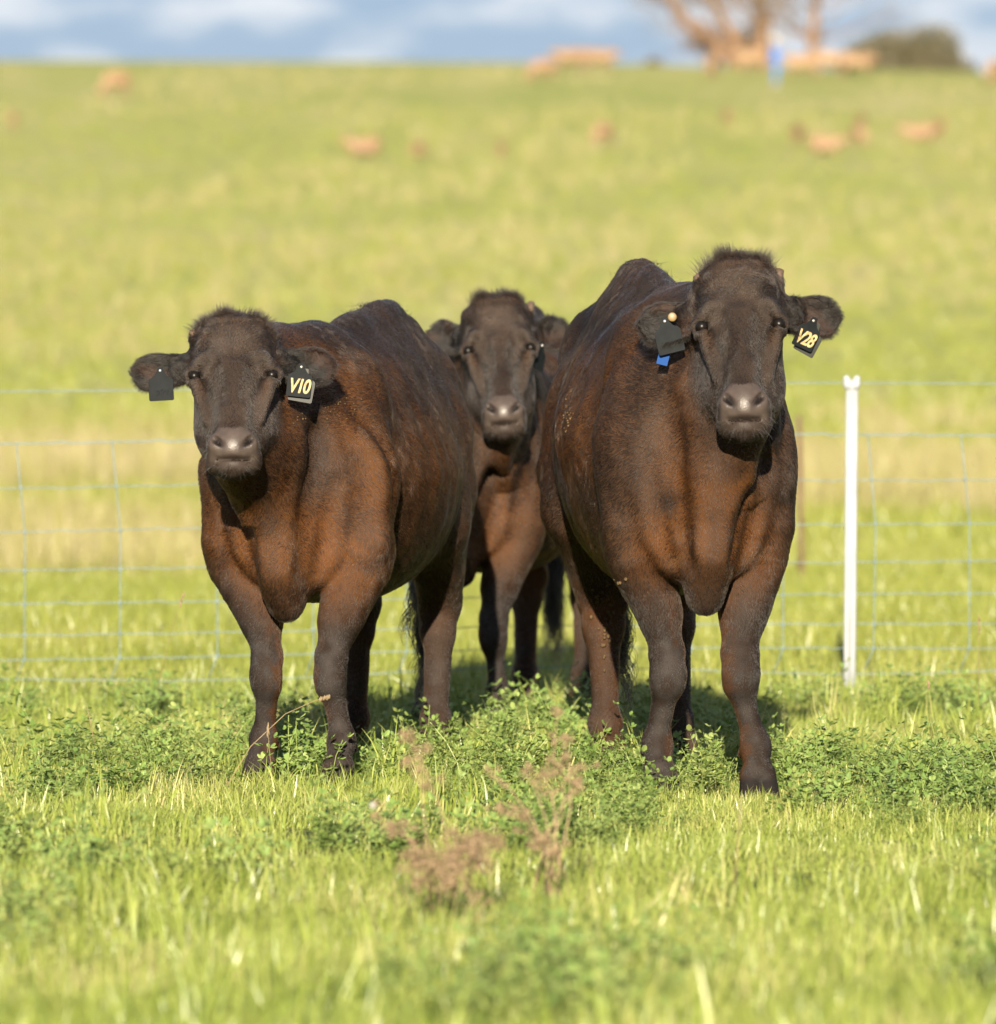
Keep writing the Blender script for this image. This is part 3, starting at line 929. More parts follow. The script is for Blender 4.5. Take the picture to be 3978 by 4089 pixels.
def shade_regions(cow, v, n, patches=()):
    """coat colour of each point (pigment plus painted sheen and shade), fur length, density and lie of the hair"""
    sd = cow.seed
    hp = cow.to_head(v.astype(F32)).astype(float)
    a, b, c = hp[:, 0], np.abs(hp[:, 1]), hp[:, 2]
    hd = np.clip((.50 - np.abs(a - .24)) / .06, 0, 1) * np.clip((c + .17) / .07, 0, 1) * np.clip((.42 - b) / .05, 0, 1)
    hd = hd * (np.abs(a - .24) < .33)
    ear = np.minimum(cow.f_ear(hp.astype(F32), -1), cow.f_ear(hp.astype(F32), 1))
    ear_w = np.clip((.012 - ear) / .008, 0, 1) * (np.abs(hp[:, 1]) > .115)
    n1 = fbm(v * [3, 4, 3], sd + 3, 3)[:, None]; n2 = fbm(v * [9, 9, 9], sd + 5, 3)[:, None]
    n3 = fbm(v * [26, 26, 26], sd + 6, 2)[:, None]
    rust = np.array([.062, .026, .0085]); dark = np.array([.0155, .0095, .0070]); mid = np.array([.036, .0205, .0124])
    t = np.clip((n1 - .44) / .20, 0, 1)
    col = mid * (1 - t) + rust * t
    t = np.clip((n2 - .56) / .18, 0, 1)
    col = col * (1 - t * .55) + dark * t * .55
    n5 = fbm(v * [16, 16, 6], sd + 8, 2)[:, None]
    t = np.clip((n5 - .55) / .15, 0, 1)
    col = col * (1 - t * .5) + dark * t * .5
    # topline darker; the chest, armpit and belly rustier
    topl = np.clip((v[:, 2] - 1.30) / .12, 0, 1)[:, None] * (np.abs(v[:, 1]) < .12)[:, None]
    col = col * (1 - topl * .55) + np.array([.022, .014, .011]) * topl * .55
    chest = (np.exp(-((v[:, 2] - .68) / .12) ** 2) * np.exp(-((np.abs(v[:, 1]) - .12) / .07) ** 2) * np.clip((v[:, 0] - .45) / .1, 0, 1))[:, None] * (.5 + n2)
    col = col * (1 - chest * .65) + np.array([.085, .034, .0095]) * chest * .65
    dew = (np.exp(-(v[:, 1] / .05) ** 2) * np.clip((v[:, 0] - .70) / .1, 0, 1) * np.clip((1.05 - v[:, 2]) / .2, 0, 1))[:, None]
    col = col * (1 - dew * .35) + np.array([.027, .018, .013]) * dew * .35
    wv = cow.to_world(v)
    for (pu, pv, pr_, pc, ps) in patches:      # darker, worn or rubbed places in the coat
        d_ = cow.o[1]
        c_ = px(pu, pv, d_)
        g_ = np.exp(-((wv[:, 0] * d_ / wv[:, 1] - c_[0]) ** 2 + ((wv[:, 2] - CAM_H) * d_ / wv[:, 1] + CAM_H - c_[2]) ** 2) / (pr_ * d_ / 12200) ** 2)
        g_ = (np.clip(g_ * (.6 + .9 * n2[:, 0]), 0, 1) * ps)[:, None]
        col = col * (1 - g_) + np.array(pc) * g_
    # lower legs grey brown, rust on the inner side and knee back
    leg = np.clip((.66 - v[:, 2]) / .2, 0, 1)[:, None] * np.clip((v[:, 0] + .2) / .1, .0 + .62 * np.clip((.50 - v[:, 2]) / .15, 0, 1), 1)[:, None]
    front = np.clip((n[:, :1] - .15) / .5, 0, 1) * np.clip((.60 - v[:, 2:3]) / .2, .25, 1) * np.clip((n3 - .25) / .3, .4, 1)  # grey sheen painted onto the faces turned forward
    inner = np.clip(-n[:, 1:2] * np.sign(v[:, 1:2]) * 1.4 - .3, 0, 1)
    lc = np.array([.0215, .0175, .0155]) * (.5 + 1.0 * n3) * front + (np.array([.017, .0105, .0075]) * (1 - inner) + np.array([.062, .026, .0095]) * inner) * (1 - front)
    col = col * (1 - leg) + lc * leg
    hoof = np.clip((.075 - v[:, 2]) / .02, 0, 1)[:, None]
    col = col * (1 - hoof) + np.array([.011, .0095, .009]) * hoof
    # head: near-black brown, browner on the poll, fawn under the eye
    face = np.array([.026, .0182, .0142]) * (.45 + 1.1 * n2) * (.8 + .4 * n1)
    bridge = (np.exp(-(b / .035) ** 2) * np.clip((a - .19) / .05, 0, 1))[:, None]
    face = face * (1 - bridge * .45) + np.array([.013, .0085, .007]) * bridge * .45
    poll = np.clip((.12 - a) / .08, 0, 1)[:, None]
    face = face * (1 - poll * .6) + np.array([.036, .021, .012]) * poll * .6
    cheek = (np.exp(-((b - .09) / .022) ** 2) * np.exp(-((a - .248) / .03) ** 2))[:, None] * np.clip((c + .06) / .05, 0, 1)[:, None]
    face = face * (1 - cheek * .6) + np.array([.036, .021, .013]) * cheek * .6
    sheen = (np.exp(-((b - .047 + (a - .30) * .08) / .011) ** 2) * np.clip((a - .235) / .03, 0, 1) * np.clip((.385 - a) / .02, 0, 1))[:, None] * (.4 + 1.1 * n3)
    face = face * (1 - np.clip(sheen, 0, 1) * .75) + np.array([.040, .032, .027]) * np.clip(sheen, 0, 1) * .75  # hair sheen painted as paler grey along the sides of the nose
    holl_shade = (np.exp(-((b - .083 + (a - .205) * .42) / .012) ** 2) * np.clip((a - .195) / .02, 0, 1) * np.clip((.295 - a) / .03, 0, 1))[:, None] * (c > -.02)[:, None]
    face = face * (1 - holl_shade * .8) + np.array([.0075, .0055, .0045]) * holl_shade * .8  # shade of the hollow before the eye, put into the coat colour
    fore = (np.exp(-(b / .07) ** 2) * np.exp(-((a - .11) / .06) ** 2))[:, None] * np.clip((n3 - .4) / .25, 0, 1)
    face = face * (1 - fore * .6) + np.array([.040, .025, .0155]) * fore * .6
    brow_sheen = (np.exp(-((a - .176) / .014) ** 2) * np.exp(-((b - .088) / .03) ** 2))[:, None]
    face = face * (1 - brow_sheen * .6) + np.array([.034, .028, .024]) * brow_sheen * .6  # greyish sheen at the brow, painted into the colour
    col = col * (1 - hd[:, None]) + face * hd[:, None]
    ecol = np.array([.013, .0102, .008]) * (.7 + .6 * n2)
    red = np.clip((n2 - .52) / .1, 0, 1)
    ecol = ecol * (1 - red * .5) + np.array([.034, .0125, .005]) * red * .5
    col = col * (1 - ear_w[:, None]) + ecol * ear_w[:, None]
    # bare nose leather
    nose = (np.clip((a - .394 + b * .25) / .010, 0, 1) * np.clip((.068 - b) / .008, 0, 1) * np.clip((c - .012 + (a - .43) * .5) / .014, 0, 1) * (a < .497))
    lip = np.clip((a - .476) / .006, 0, 1) * (b < .040) * (a < .505) * (c > -.01)
    nose = np.maximum(nose * (1 - .65 * np.clip((a - .474) / .006, 0, 1)), lip * .3)
    nostril = np.clip(1.6 * np.exp(-((a - .441 - (.039 - b) * .9) / .0105) ** 2 - ((b - .040) / .0125) ** 2), 0, 1)
    nose = nose * (1 - .8 * nostril * (c > .02))
    return col, hd, ear_w, nose, nostril, hp


def coat_material():
    m, N, L, out = new_mat("coat_skin")
    b = N.new('ShaderNodeBsdfPrincipled')
    at = N.new('ShaderNodeAttribute'); at.attribute_name = 'tint'
    no = N.new('ShaderNodeAttribute'); no.attribute_name = 'nose'
    tc = N.new('ShaderNodeTexCoord')
    n1 = N.new('ShaderNodeTexNoise'); n1.inputs['Scale'].default_value = 240; n1.inputs['Detail'].default_value = 3
    v1 = N.new('ShaderNodeTexVoronoi'); v1.inputs['Scale'].default_value = 230
    L.new(tc.outputs['Object'], n1.inputs['Vector']); L.new(tc.outputs['Object'], v1.inputs['Vector'])
    mxh = N.new('ShaderNodeMix'); mxh.data_type = 'FLOAT'
    L.new(no.outputs['Fac'], mxh.inputs[0]); L.new(n1.outputs['Fac'], mxh.inputs[2]); L.new(v1.outputs['Distance'], mxh.inputs[3])
    bp = N.new('ShaderNodeBump'); bp.inputs['Strength'].default_value = 0.2; bp.inputs['Distance'].default_value = 0.002
    L.new(mxh.outputs[0], bp.inputs['Height']); L.new(bp.outputs[0], b.inputs['Normal'])
    mr = N.new('ShaderNodeMapRange'); mr.inputs[3].default_value = 0.62; mr.inputs[4].default_value = 0.42
    L.new(no.outputs['Fac'], mr.inputs[0])
    nw = N.new('ShaderNodeTexNoise'); nw.inputs['Scale'].default_value = 60
    L.new(tc.outputs['Object'], nw.inputs['Vector'])
    ad = N.new('ShaderNodeMath'); ad.operation = 'MULTIPLY_ADD'; ad.inputs[1].default_value = 0.25
    L.new(nw.outputs['Fac'], ad.inputs[0]); L.new(mr.outputs[0], ad.inputs[2])
    sb = N.new('ShaderNodeMath'); sb.operation = 'SUBTRACT'; sb.inputs[1].default_value = 0.12
    L.new(ad.outputs[0], sb.inputs[0]); L.new(sb.outputs[0], b.inputs['Roughness'])
    ms = N.new('ShaderNodeMapRange'); ms.inputs[3].default_value = 0.04; ms.inputs[4].default_value = 0.28
    L.new(no.outputs['Fac'], ms.inputs[0]); L.new(ms.outputs[0], b.inputs['Specular IOR Level'])
    L.new(at.outputs['Color'], b.inputs['Base Color'])
    L.new(b.outputs[0], out.inputs[0])
    return m


def fur_material(name="fur"):
    m, N, L, out = new_mat(name)
    at = N.new('ShaderNodeAttribute'); at.attribute_name = 'tint'
    hb = N.new('ShaderNodeBsdfHairPrincipled')
    hb.model = 'CHIANG'
    hb.parametrization = 'COLOR'
    L.new(at.outputs['Color'], hb.inputs['Color'])
    hb.inputs['Roughness'].default_value = 0.45
    hb.inputs['Radial Roughness'].default_value = 0.55
    hb.inputs['IOR'].default_value = 1.36
    if 'Random Roughness' in hb.inputs: hb.inputs['Random Roughness'].default_value = 0.2
    L.new(hb.outputs[0], out.inputs[0])
    return m


M_COAT = coat_material()
M_FUR = fur_material()
M_EYE = plain("eye", (.004, .003, .0025), .34, .13)
M_TAG = plain("tag_plastic", (.0050, .0062, .0070), .65, .08, .25, 40)
M_TAGEDGE = plain("tag_back", (.012, .013, .011), .6, .4, .2, 40)
M_INK = plain("tag_ink", (.25, .18, .085), .6, .2, .35, 160)
M_BLUE = plain("blue_plastic", (.001, .028, .12), .6, .1)
M_HORN = plain("horn", (.060, .040, .027), .6, .3, .3, 90)
M_STEEL = plain("stud", (.35, .35, .34), .3, .5, metallic=.6)
M_CREAM = plain("cream_button", (.13, .09, .04), .5, .4, .15, 120)
M_STRAW = plain("straw", (.15, .105, .05), .6, .3, .2, 80)
M_CLOD = plain("dried_mud", (.055, .037, .018), .9, .1, .3, 120)


def hair_object(name, roots, dirs, norms, length, cols, parent, mat, width=.0007, pts=4, droop=.0, curl=0.0, seed=1):
    r = np.random.default_rng(seed)
    n = len(roots)
    t = np.linspace(0, 1, pts)
    P = np.empty((n, pts, 3))
    lift = norms * 1.0
    for i, tt in enumerate(t):
        P[:, i] = roots + (dirs * tt + lift * (0.42 * tt - 0.22 * tt * tt)) * length[:, None]
        P[:, i, 2] -= droop * tt * tt * length
    if curl:
        ph = r.uniform(0, 6.28, n); am = r.uniform(.3, 1, n) * curl
        side = np.cross(dirs, norms)
        for i, tt in enumerate(t):
            P[:, i] += side * (np.sin(ph + tt * 9) * am * tt)[:, None]
    cu = bpy.data.hair_curves.new(name)
    cu.add_curves([pts] * n)
    cu.attributes['position'].data.foreach_set('vector', P.astype(F32).ravel())
    ra = cu.attributes.get('radius') or cu.attributes.new('radius', 'FLOAT', 'POINT')
    ra.data.foreach_set('value', np.tile((width * (1 - .8 * t)).astype(F32), n))
    ca = cu.attributes.new('tint', 'FLOAT_COLOR', 'CURVE')
    cc = np.ones((n, 4), F32); cc[:, :3] = cols
    ca.data.foreach_set('color', cc.ravel())
    cu.materials.append(mat)
    return obj(name, cu, parent)


def build_cow(name, cow, label, h=.0052, fur_n=300000, tags=(), buds=(0, 0), group=None, patches=()):
    root = empty(name, tuple(cow.o))
    tag(root, label, 'cow', group)
    v, q = cow.mesh(h)
    n = vert_normals(v, q)
    col, hd, ear_w, nose, nostril, hp = shade_regions(cow, v, n, patches)
    skin = col * .8
    k = nose[:, None]
    nl = np.array([.036, .0268, .0225]) * (.75 + .5 * fbm(v * 60, 4, 2)[:, None])
    skin = skin * (1 - k) + nl * k
    k = (nostril * (hp[:, 2] > .02))[:, None]
    skin = skin * (1 - k * .95) + np.array([.004, .003, .003]) * k * .95  # nostrils painted near-black, standing in for the shade inside them
    w = cow.to_world(v)
    me = mesh_np("body", w, q, M_COAT)
    set_col(me, skin)
    na = me.attributes.new('nose', 'FLOAT', 'POINT'); na.data.foreach_set('value', nose.astype(F32))
    body = obj("body", me, root)
    cow.verts = w
    # ---- fur
    r = np.random.default_rng(cow.seed + 50)
    tri = np.concatenate([q[:, [0, 1, 2]], q[:, [0, 2, 3]]])
    tc = v[tri].mean(1)
    ar = np.linalg.norm(np.cross(v[tri[:, 1]] - v[tri[:, 0]], v[tri[:, 2]] - v[tri[:, 0]]), axis=1)
    tn = n[tri[:, 0]]
    wn_ = tn @ cow.M
    wc = cow.to_world(tc)
    facing = -(wn_ * unit(wc - np.array([0, 0, CAM_H]))).sum(1)
    dens = ar * np.where(facing > -.35, 1.0, .12) * (1 - nose[tri[:, 0]]) * np.where(tc[:, 2] < .07, .1, 1)
    dens *= 1 + .7 * hd[tri[:, 0]] + 1.2 * ear_w[tri[:, 0]]
    pick = r.choice(len(tri), fur_n, p=dens / dens.sum())
    u1, u2 = r.random(fur_n), r.random(fur_n)
    s1 = np.sqrt(u1); bw = np.stack([1 - s1, s1 * (1 - u2), s1 * u2], 1)
    P = (v[tri[pick]] * bw[:, :, None]).sum(1)
    Nn = unit((n[tri[pick]] * bw[:, :, None]).sum(1))
    C = (col[tri[pick]] * bw[:, :, None]).sum(1)
    HD = hd[tri[pick, 0]]; EW = ear_w[tri[pick, 0]]; HP = hp[tri[pick, 0]]
    # lie of the coat
    flow = np.tile(np.array([-1.0, 0, -.55]), (fur_n, 1))
    legz = np.clip((.75 - P[:, 2]) / .25, 0, 1)[:, None]
    flow = flow * (1 - legz) + np.array([-.15, 0, -1.0]) * legz
    hf = np.zeros((fur_n, 3))                                   # whorl between the eyes
    da, db = HP[:, 0] - .19, HP[:, 1]
    hf[:, 0] = np.where(da > 0, .9, .55 * np.sign(da)) ; hf[:, 1] = db * 9; hf[:, 2] = -.3
    hf = hf @ cow.H
    flow = flow * (1 - HD[:, None]) + hf * HD[:, None]
    ef = np.stack([np.zeros(fur_n), np.sign(HP[:, 1]), np.full(fur_n, .35)], 1) @ cow.H
    flow = flow * (1 - EW[:, None]) + ef * EW[:, None]
    sw = np.stack([fbm(P * 6 + 3, cow.seed + 11 + i, 2) - .5 for i in range(3)], 1) * 2.6
    sw2 = np.stack([fbm(P * 28 + 3, cow.seed + 21 + i, 2) - .5 for i in range(3)], 1) * 2.4
    flow = unit(flow) + sw * .65 + sw2 * (.55 + .9 * HD * (HP[:, 0] < .17))[:, None] + r.normal(0, .16, (fur_n, 3))
    T = unit(flow - Nn * (flow * Nn).sum(1, keepdims=True))
    ln = np.full(fur_n, .0105) * (.55 + .9 * r.random(fur_n)) * (.7 + .6 * fbm(P * 14, cow.seed + 31, 2)) * (.55 + .95 * fbm(P * 5, cow.seed + 33, 2))
    ln *= np.clip((P[:, 2] - .2) / .5, .42, 1) * (1 - .45 * HD) * (1 + .6 * EW) * (1 + 1.1 * HD * np.clip((.16 - HP[:, 0]) / .08, 0, 1)) * (1 - .7 * HD * np.clip((HP[:, 0] - .43) / .03, 0, 1))
    ln *= np.where((P[:, 2] < .58) & (P[:, 0] > -.35) & (P[:, 2] > .42), 1.25, 1)
    tone = (.45 + 1.1 * r.random(fur_n) ** 1.3)[:, None] * (.55 + .9 * fbm(P * [70, 70, 45], cow.seed + 47, 2))[:, None] * (.75 + .5 * fbm(P * 40, cow.seed + 41, 2) + HD * 1.3 * (fbm(P * 26, cow.seed + 43, 2) - .45))[:, None]
    hair_object("fur", cow.to_world(P), T @ cow.M, Nn @ cow.M, ln * cow.k, np.clip(C * tone * .62, 0, 1), body, M_FUR, width=.00062, droop=.1, seed=cow.seed)
    # ---- tousled hair: poll tuft, ear fringe, whiskers, spine crest, tail switch
    def tuft(nm, roots, dirs, ln, col_, width, curl, pts=6, droop=.25, par=body):
        nn = len(roots)
        cols = np.array(col_) * .6 * (.6 + .9 * r.random((nn, 1)))
        hair_object(nm, np.array(roots), unit(np.array(dirs)), np.zeros((nn, 3)), np.array(ln), cols, par, M_FUR, width=width, pts=pts, droop=droop, curl=curl, seed=cow.seed + 3)
    S = cow.k * cow.hs
    rt, dr, ll = [], [], []
    clump = [(r.uniform(-.085, .085), r.uniform(-.07, .0), r.normal(0, .55), r.uniform(.5, 1.2) if _ % 6 else r.uniform(1.25, 1.6)) for _ in range(26)]
    for i in range(5200):
        cl = clump[r.integers(len(clump))]
        bb = cl[0] + r.normal(0, .012); c2 = cl[1] + r.normal(0, .012)
        aa = .006 + 6.5 * abs(bb) ** 2.2 + .10 * max(0, c2 + .03)
        rt.append(cow.head_pt(aa, bb, c2)); dr.append(cow.head_dir(-.75 + r.normal(0, .2), cl[2] + bb * 5 + r.normal(0, .12), .25 + (c2 + .04) * 14 + r.normal(0, .2)))
        ll.append((.022 + .022 * r.random()) * S * cl[3])
    tuft("poll_tuft", rt, dr, ll, (.026, .017, .012), .0005, .006 * S, droop=.1)
    rt, dr, ll = [], [], []
    for side in (-1, 1):
        hq = np.zeros((1, 3), F32)
        _, _, _, (eb, ED, EWd, EN) = cow.ear_coords(hq, side)
        for i in range(2600):
            T_ = r.uniform(.08, 1.0); wv = float(tab(np.array([T_]), [0, .18, .4, .6, .78, .92, 1.0], [.034, .037, .047, .053, .050, .036, .012])[0])
            sv = r.choice([-1, 1]); inner = r.random() < .3
            vv = sv * wv * (r.uniform(.2, .9) if inner else .97) + .012 * math.sin(min(T_, 1) * 3.1)
            dp = float(tab(np.array([T_]), [0, .2, .5, .8, 1.0], [.030, .034, .032, .022, .0])[0])
            bowl = dp * (((vv - .012 * math.sin(T_ * 3.1)) / .047) ** 2 - 1) - .01 * T_
            o_ = eb + ED * (T_ * .186) + EWd * vv + EN * bowl
            d_ = ED * r.uniform(.3, 1.1) + EWd * sv * (r.uniform(-.8, .1) if inner else r.uniform(.3, 1.1)) + EN * r.uniform(.2, .9)
            o_ = o_ * [1, side, 1]; d_ = d_ * [1, side, 1]
            rt.append(cow.head_pt(*o_)); dr.append(cow.head_dir(*d_)); ll.append(r.uniform(.008, .020) * S * (1.5 if sv > 0 and T_ < .6 else 1))
    tuft("ear_fringe", rt, dr, ll, (.018, .0135, .010), .00045, .003 * S)
    rt, dr, ll = [], [], []
    for i in range(80):
        sd = r.choice([-1, 1]); aa = r.uniform(.44, .505); bb = sd * r.uniform(.0, .066)
        if abs(bb) < .04: aa = r.uniform(.49, .508)
        rt.append(cow.head_pt(aa, bb, r.uniform(-.01, .03))); dr.append(cow.head_dir(r.uniform(.3, 1.0), bb * 14 + r.normal(0, .2), r.uniform(.0, .7)))
        ll.append(r.uniform(.012, .035) * S)
    tuft("whiskers", rt, dr, ll, (.12, .10, .085), .0004, 0, pts=4)
    rt, dr, ll = [], [], []
    for i in range(1500):
        xx = r.uniform(-.75, .38); zz = float(tab(np.array([xx]), [-.90, -.82, -.70, -.55, -.38, -.18, .02, .22, .40], [1.24, 1.35, 1.415, 1.448, 1.454, 1.43, 1.395, 1.36, 1.33])[0])
        rt.append(cow.to_world([xx, r.normal(0, .018), zz - .006])); kx = math.sin(xx * 31 + cow.seed) * .7
        dr.append(np.array([r.normal(kx, .3), r.normal(0, .5), r.uniform(.3, 1)]) @ cow.M); ll.append(r.uniform(.008, .022) * cow.k * (1.5 if kx > .5 else .7))
    tuft("spine_crest", rt, dr, ll, (.022, .014, .010), .0005, .005)
    # tail switch: wavy locks
    lk_n, hairs = 9, []
    rt, dr, ll, cc = [], [], [], []
    T0 = np.array([-.94, .01, .64])
    strands = []
    for L_ in range(lk_n):
        base = T0 + np.array([r.normal(0, .012), r.normal(0, .016), r.uniform(-.03, .08)])
        length = r.uniform(.28, .50); ph = r.uniform(0, 6.28); off = r.normal(0, .035)
        for _ in range(60):
            e_ = r.normal(0, .0045, 3); l2 = length * r.uniform(.75, 1.05); pts_ = []
            for i in range(16):
                t_ = i / 15
                sway = off * t_ + .016 * t_ * math.sin(ph + t_ * 17)
                pts_.append(cow.to_world(base + e_ * (1 + 1.5 * t_) + np.array([.012 * t_ * math.cos(ph + t_ * 15), sway, -l2 * t_])))
            strands.append(pts_)
    cu = bpy.data.hair_curves.new("tail_switch"); cu.add_curves([16] * len(strands))
    cu.attributes['position'].data.foreach_set('vector', np.array(strands, F32).ravel())
    ra = cu.attributes.get('radius') or cu.attributes.new('radius', 'FLOAT', 'POINT')
    ra.data.foreach_set('value', np.tile(np.linspace(.0011, .0004, 16).astype(F32), len(strands)))
    ca = cu.attributes.new('tint', 'FLOAT_COLOR', 'CURVE'); ca.data.foreach_set('color', np.tile(np.array([.004, .003, .0024, 1], F32), len(strands)))
    cu.materials.append(M_FUR); obj("tail_switch", cu, root)
    # ---- eyes
    for sd in (-1, 1):
        MB().sphere(cow.head_pt(.206, sd * .1045, .0115), .0170 * S, 20, 14).build("eye", M_EYE, root)
    # ---- horn buds
    for sd, size in zip((-1, 1), buds):
        if size:
            p0 = cow.head_pt(.062, sd * .095, -.03)
            p1 = cow.head_pt(.058 - .010 * size, sd * (.100 + .010 * size), -.025)
            p2 = cow.head_pt(.054 - .026 * size, sd * (.105 + .012 * size), -.022)
            MB().tube([p0, p1, p2, np.array(p2) + (np.array(p2) - p1) * .12], [.017 * S, .015 * S, .011 * S, .003 * S], 10).build("horn_bud", M_HORN, root)
    # ---- ear tags
    for t in tags:
        ear_tag(root, cow, **t)
    return root


TAG_OUT = [(-.0085, .0), (.0085, .0), (.0105, -.012), (.018, -.024), (.033, -.034), (.035, -.040), (.035, -.092), (.032, -.095), (-.032, -.095), (-.035, -.092), (-.035, -.040), (-.033, -.034), (-.018, -.024), (-.0105, -.012)]


def tag_plate(name, M, mat, parent, th=.0018):
    n = len(TAG_OUT)
    vs = [(x, z, 0) for x, z in TAG_OUT] + [(x, z, th) for x, z in TAG_OUT]
    fs = [tuple(range(n))[::-1], tuple(range(n, 2 * n))] + [(i, (i + 1) % n, (i + 1) % n + n, i + n) for i in range(n)]
    # slight bow of the plate
    vs = [M @ Vector((x, y, z)) for x, y, z in vs]
    me = bpy.data.meshes.new(name); me.from_pydata([tuple(v) for v in vs], [], fs); me.materials.append(mat)
    return obj(name, me, parent)


def ear_tag(root, cow, side, t=.5, v=.5, yaw=0, tilt=0, pitch=0, text=None, size=1.0, double=False, button=False, blue=False):
    """a plastic flag hanging from the ear, facing out of the ear's open side"""
    hq = np.zeros((1, 3), F32)
    _, _, _, (eb, ED, EWd, EN) = cow.ear_coords(hq, side)
    o_ = eb + ED * (t * .186) + EWd * (v * .06) + EN * .004
    p = cow.head_pt(*(o_ * [1, side, 1]))
    toC = unit(np.array([-p[0], -p[1], 0.0]))
    Z = Vector(toC); X = Vector((0, 0, 1)).cross(Z).normalized(); Y = Z.cross(X)
    M = Matrix((X, Y, Z)).transposed().to_4x4()
    M = Matrix.Translation(Vector(p) + Z * .034) @ M @ Matrix.Rotation(R(yaw), 4, 'Y') @ Matrix.Rotation(R(tilt), 4, 'Z') @ Matrix.Rotation(R(pitch), 4, 'X') @ Matrix.Diagonal((size, size, size, 1))
    pl = tag_plate("ear_tag", M, M_TAG, root)
    MB().sphere(M @ Vector((0, -.010, .0035)), .0042 * size, 10, 6).build("stud", M_STEEL, pl)
    if double:
        M2 = M @ Matrix.Translation((.010, -.012, -.014)) @ Matrix.Rotation(R(-4), 4, 'Z')
        tag_plate("ear_tag", M2, M_TAGEDGE, root)
    if text:
        fc = bpy.data.curves.new("digits", 'FONT'); fc.body = text; fc.size = .052; fc.align_x = 'CENTER'; fc.shear = .22
        fc.offset = .0013; fc.extrude = .0004; fc.space_character = .88
        to = bpy.data.objects.new("digits_src", fc)
        COL.objects.link(to)
        dg = bpy.context.evaluated_depsgraph_get()
        me = bpy.data.meshes.new_from_object(to.evaluated_get(dg))
        bpy.data.objects.remove(to)
        for vv in me.vertices:
            x, y, z = vv.co
            x *= .80; y = y * 1.08 - .083
            vv.co = M @ Vector((x, y, 0.0026 + z))
        me.materials.clear(); me.materials.append(M_INK)
        obj("painted_number", me, pl)
    if button:
        b = MB(); c = Vector(M @ Vector((.022, -.004, -.002)))
        b.sphere(c, (.012, .004, .012), 14, 8); b.build("round_button", M_CREAM, root)
    if blue:
        Mb = M @ Matrix.Translation((-.012, -.075, -.020)) @ Matrix.Rotation(R(-28), 4, 'Z') @ Matrix.Diagonal((.42, .52, 1, 1))
        tag_plate("blue_tag", Mb, M_BLUE, root)


def on_coat(cow, u, v):
    """the place on the beast's near side that shows at a given place of the photograph"""
    w = cow.verts
    su = 952 + w[:, 0] / w[:, 1] * 12200; sv = 740 - (w[:, 2] - CAM_H) / w[:, 1] * 12200
    k = np.hypot(su - u, sv - v) < 9
    if not k.any(): return None
    w = w[k]
    return w[np.argmin(w[:, 1])]


def flecks(root, cow, name, spots_, mat, size, seed):
    r = np.random.default_rng(seed); mb = MB()
    for (u, v, ru, rv, n) in spots_:
        for _ in range(n):
            p = on_coat(cow, u + r.normal(0, ru), v + r.normal(0, rv))
            if p is None: continue
            s_ = size * r.uniform(.5, 1.4)
            mb.sphere(p + np.array([0, -.006, 0]), (s_, s_ * .6, s_ * r.uniform(.7, 1.2)), 6, 5)
    if mb.v: tag(mb.build(name, mat, root), kind='stuff')
# ------------------------------------------------------------------ red cattle on the hill
M_RED = None


def red_coat():
    m, N, L, out = new_mat("red_coat")
    oi = N.new('ShaderNodeObjectInfo')
    rp = N.new('ShaderNodeValToRGB')
    rp.color_ramp.elements[0].color = (.125, .072, .034, 1); rp.color_ramp.elements[1].color = (.185, .118, .062, 1)
    L.new(oi.outputs['Random'], rp.inputs['Fac'])
    tc = N.new('ShaderNodeTexCoord'); n = N.new('ShaderNodeTexNoise'); n.inputs['Scale'].default_value = 6
    L.new(tc.outputs['Object'], n.inputs['Vector'])
    mr = N.new('ShaderNodeMapRange'); mr.inputs[3].default_value = .75; mr.inputs[4].default_value = 1.25; L.new(n.outputs['Fac'], mr.inputs[0])
    mx = N.new('ShaderNodeMix'); mx.data_type = 'RGBA'; mx.blend_type = 'MULTIPLY'; mx.inputs[0].default_value = 1
    L.new(rp.outputs['Color'], mx.inputs[6]); L.new(mr.outputs[0], mx.inputs[7])
    b = N.new('ShaderNodeBsdfPrincipled'); b.inputs['Roughness'].default_value = .65
    L.new(mx.outputs[2], b.inputs['Base Color']); L.new(b.outputs[0], out.inputs[0])
    return m


M_RED = red_coat()
M_DARKHOOF = plain("dark_horn", (.05, .035, .03), .6)
M_PINK = plain("pink_nose", (.40, .22, .17), .5)


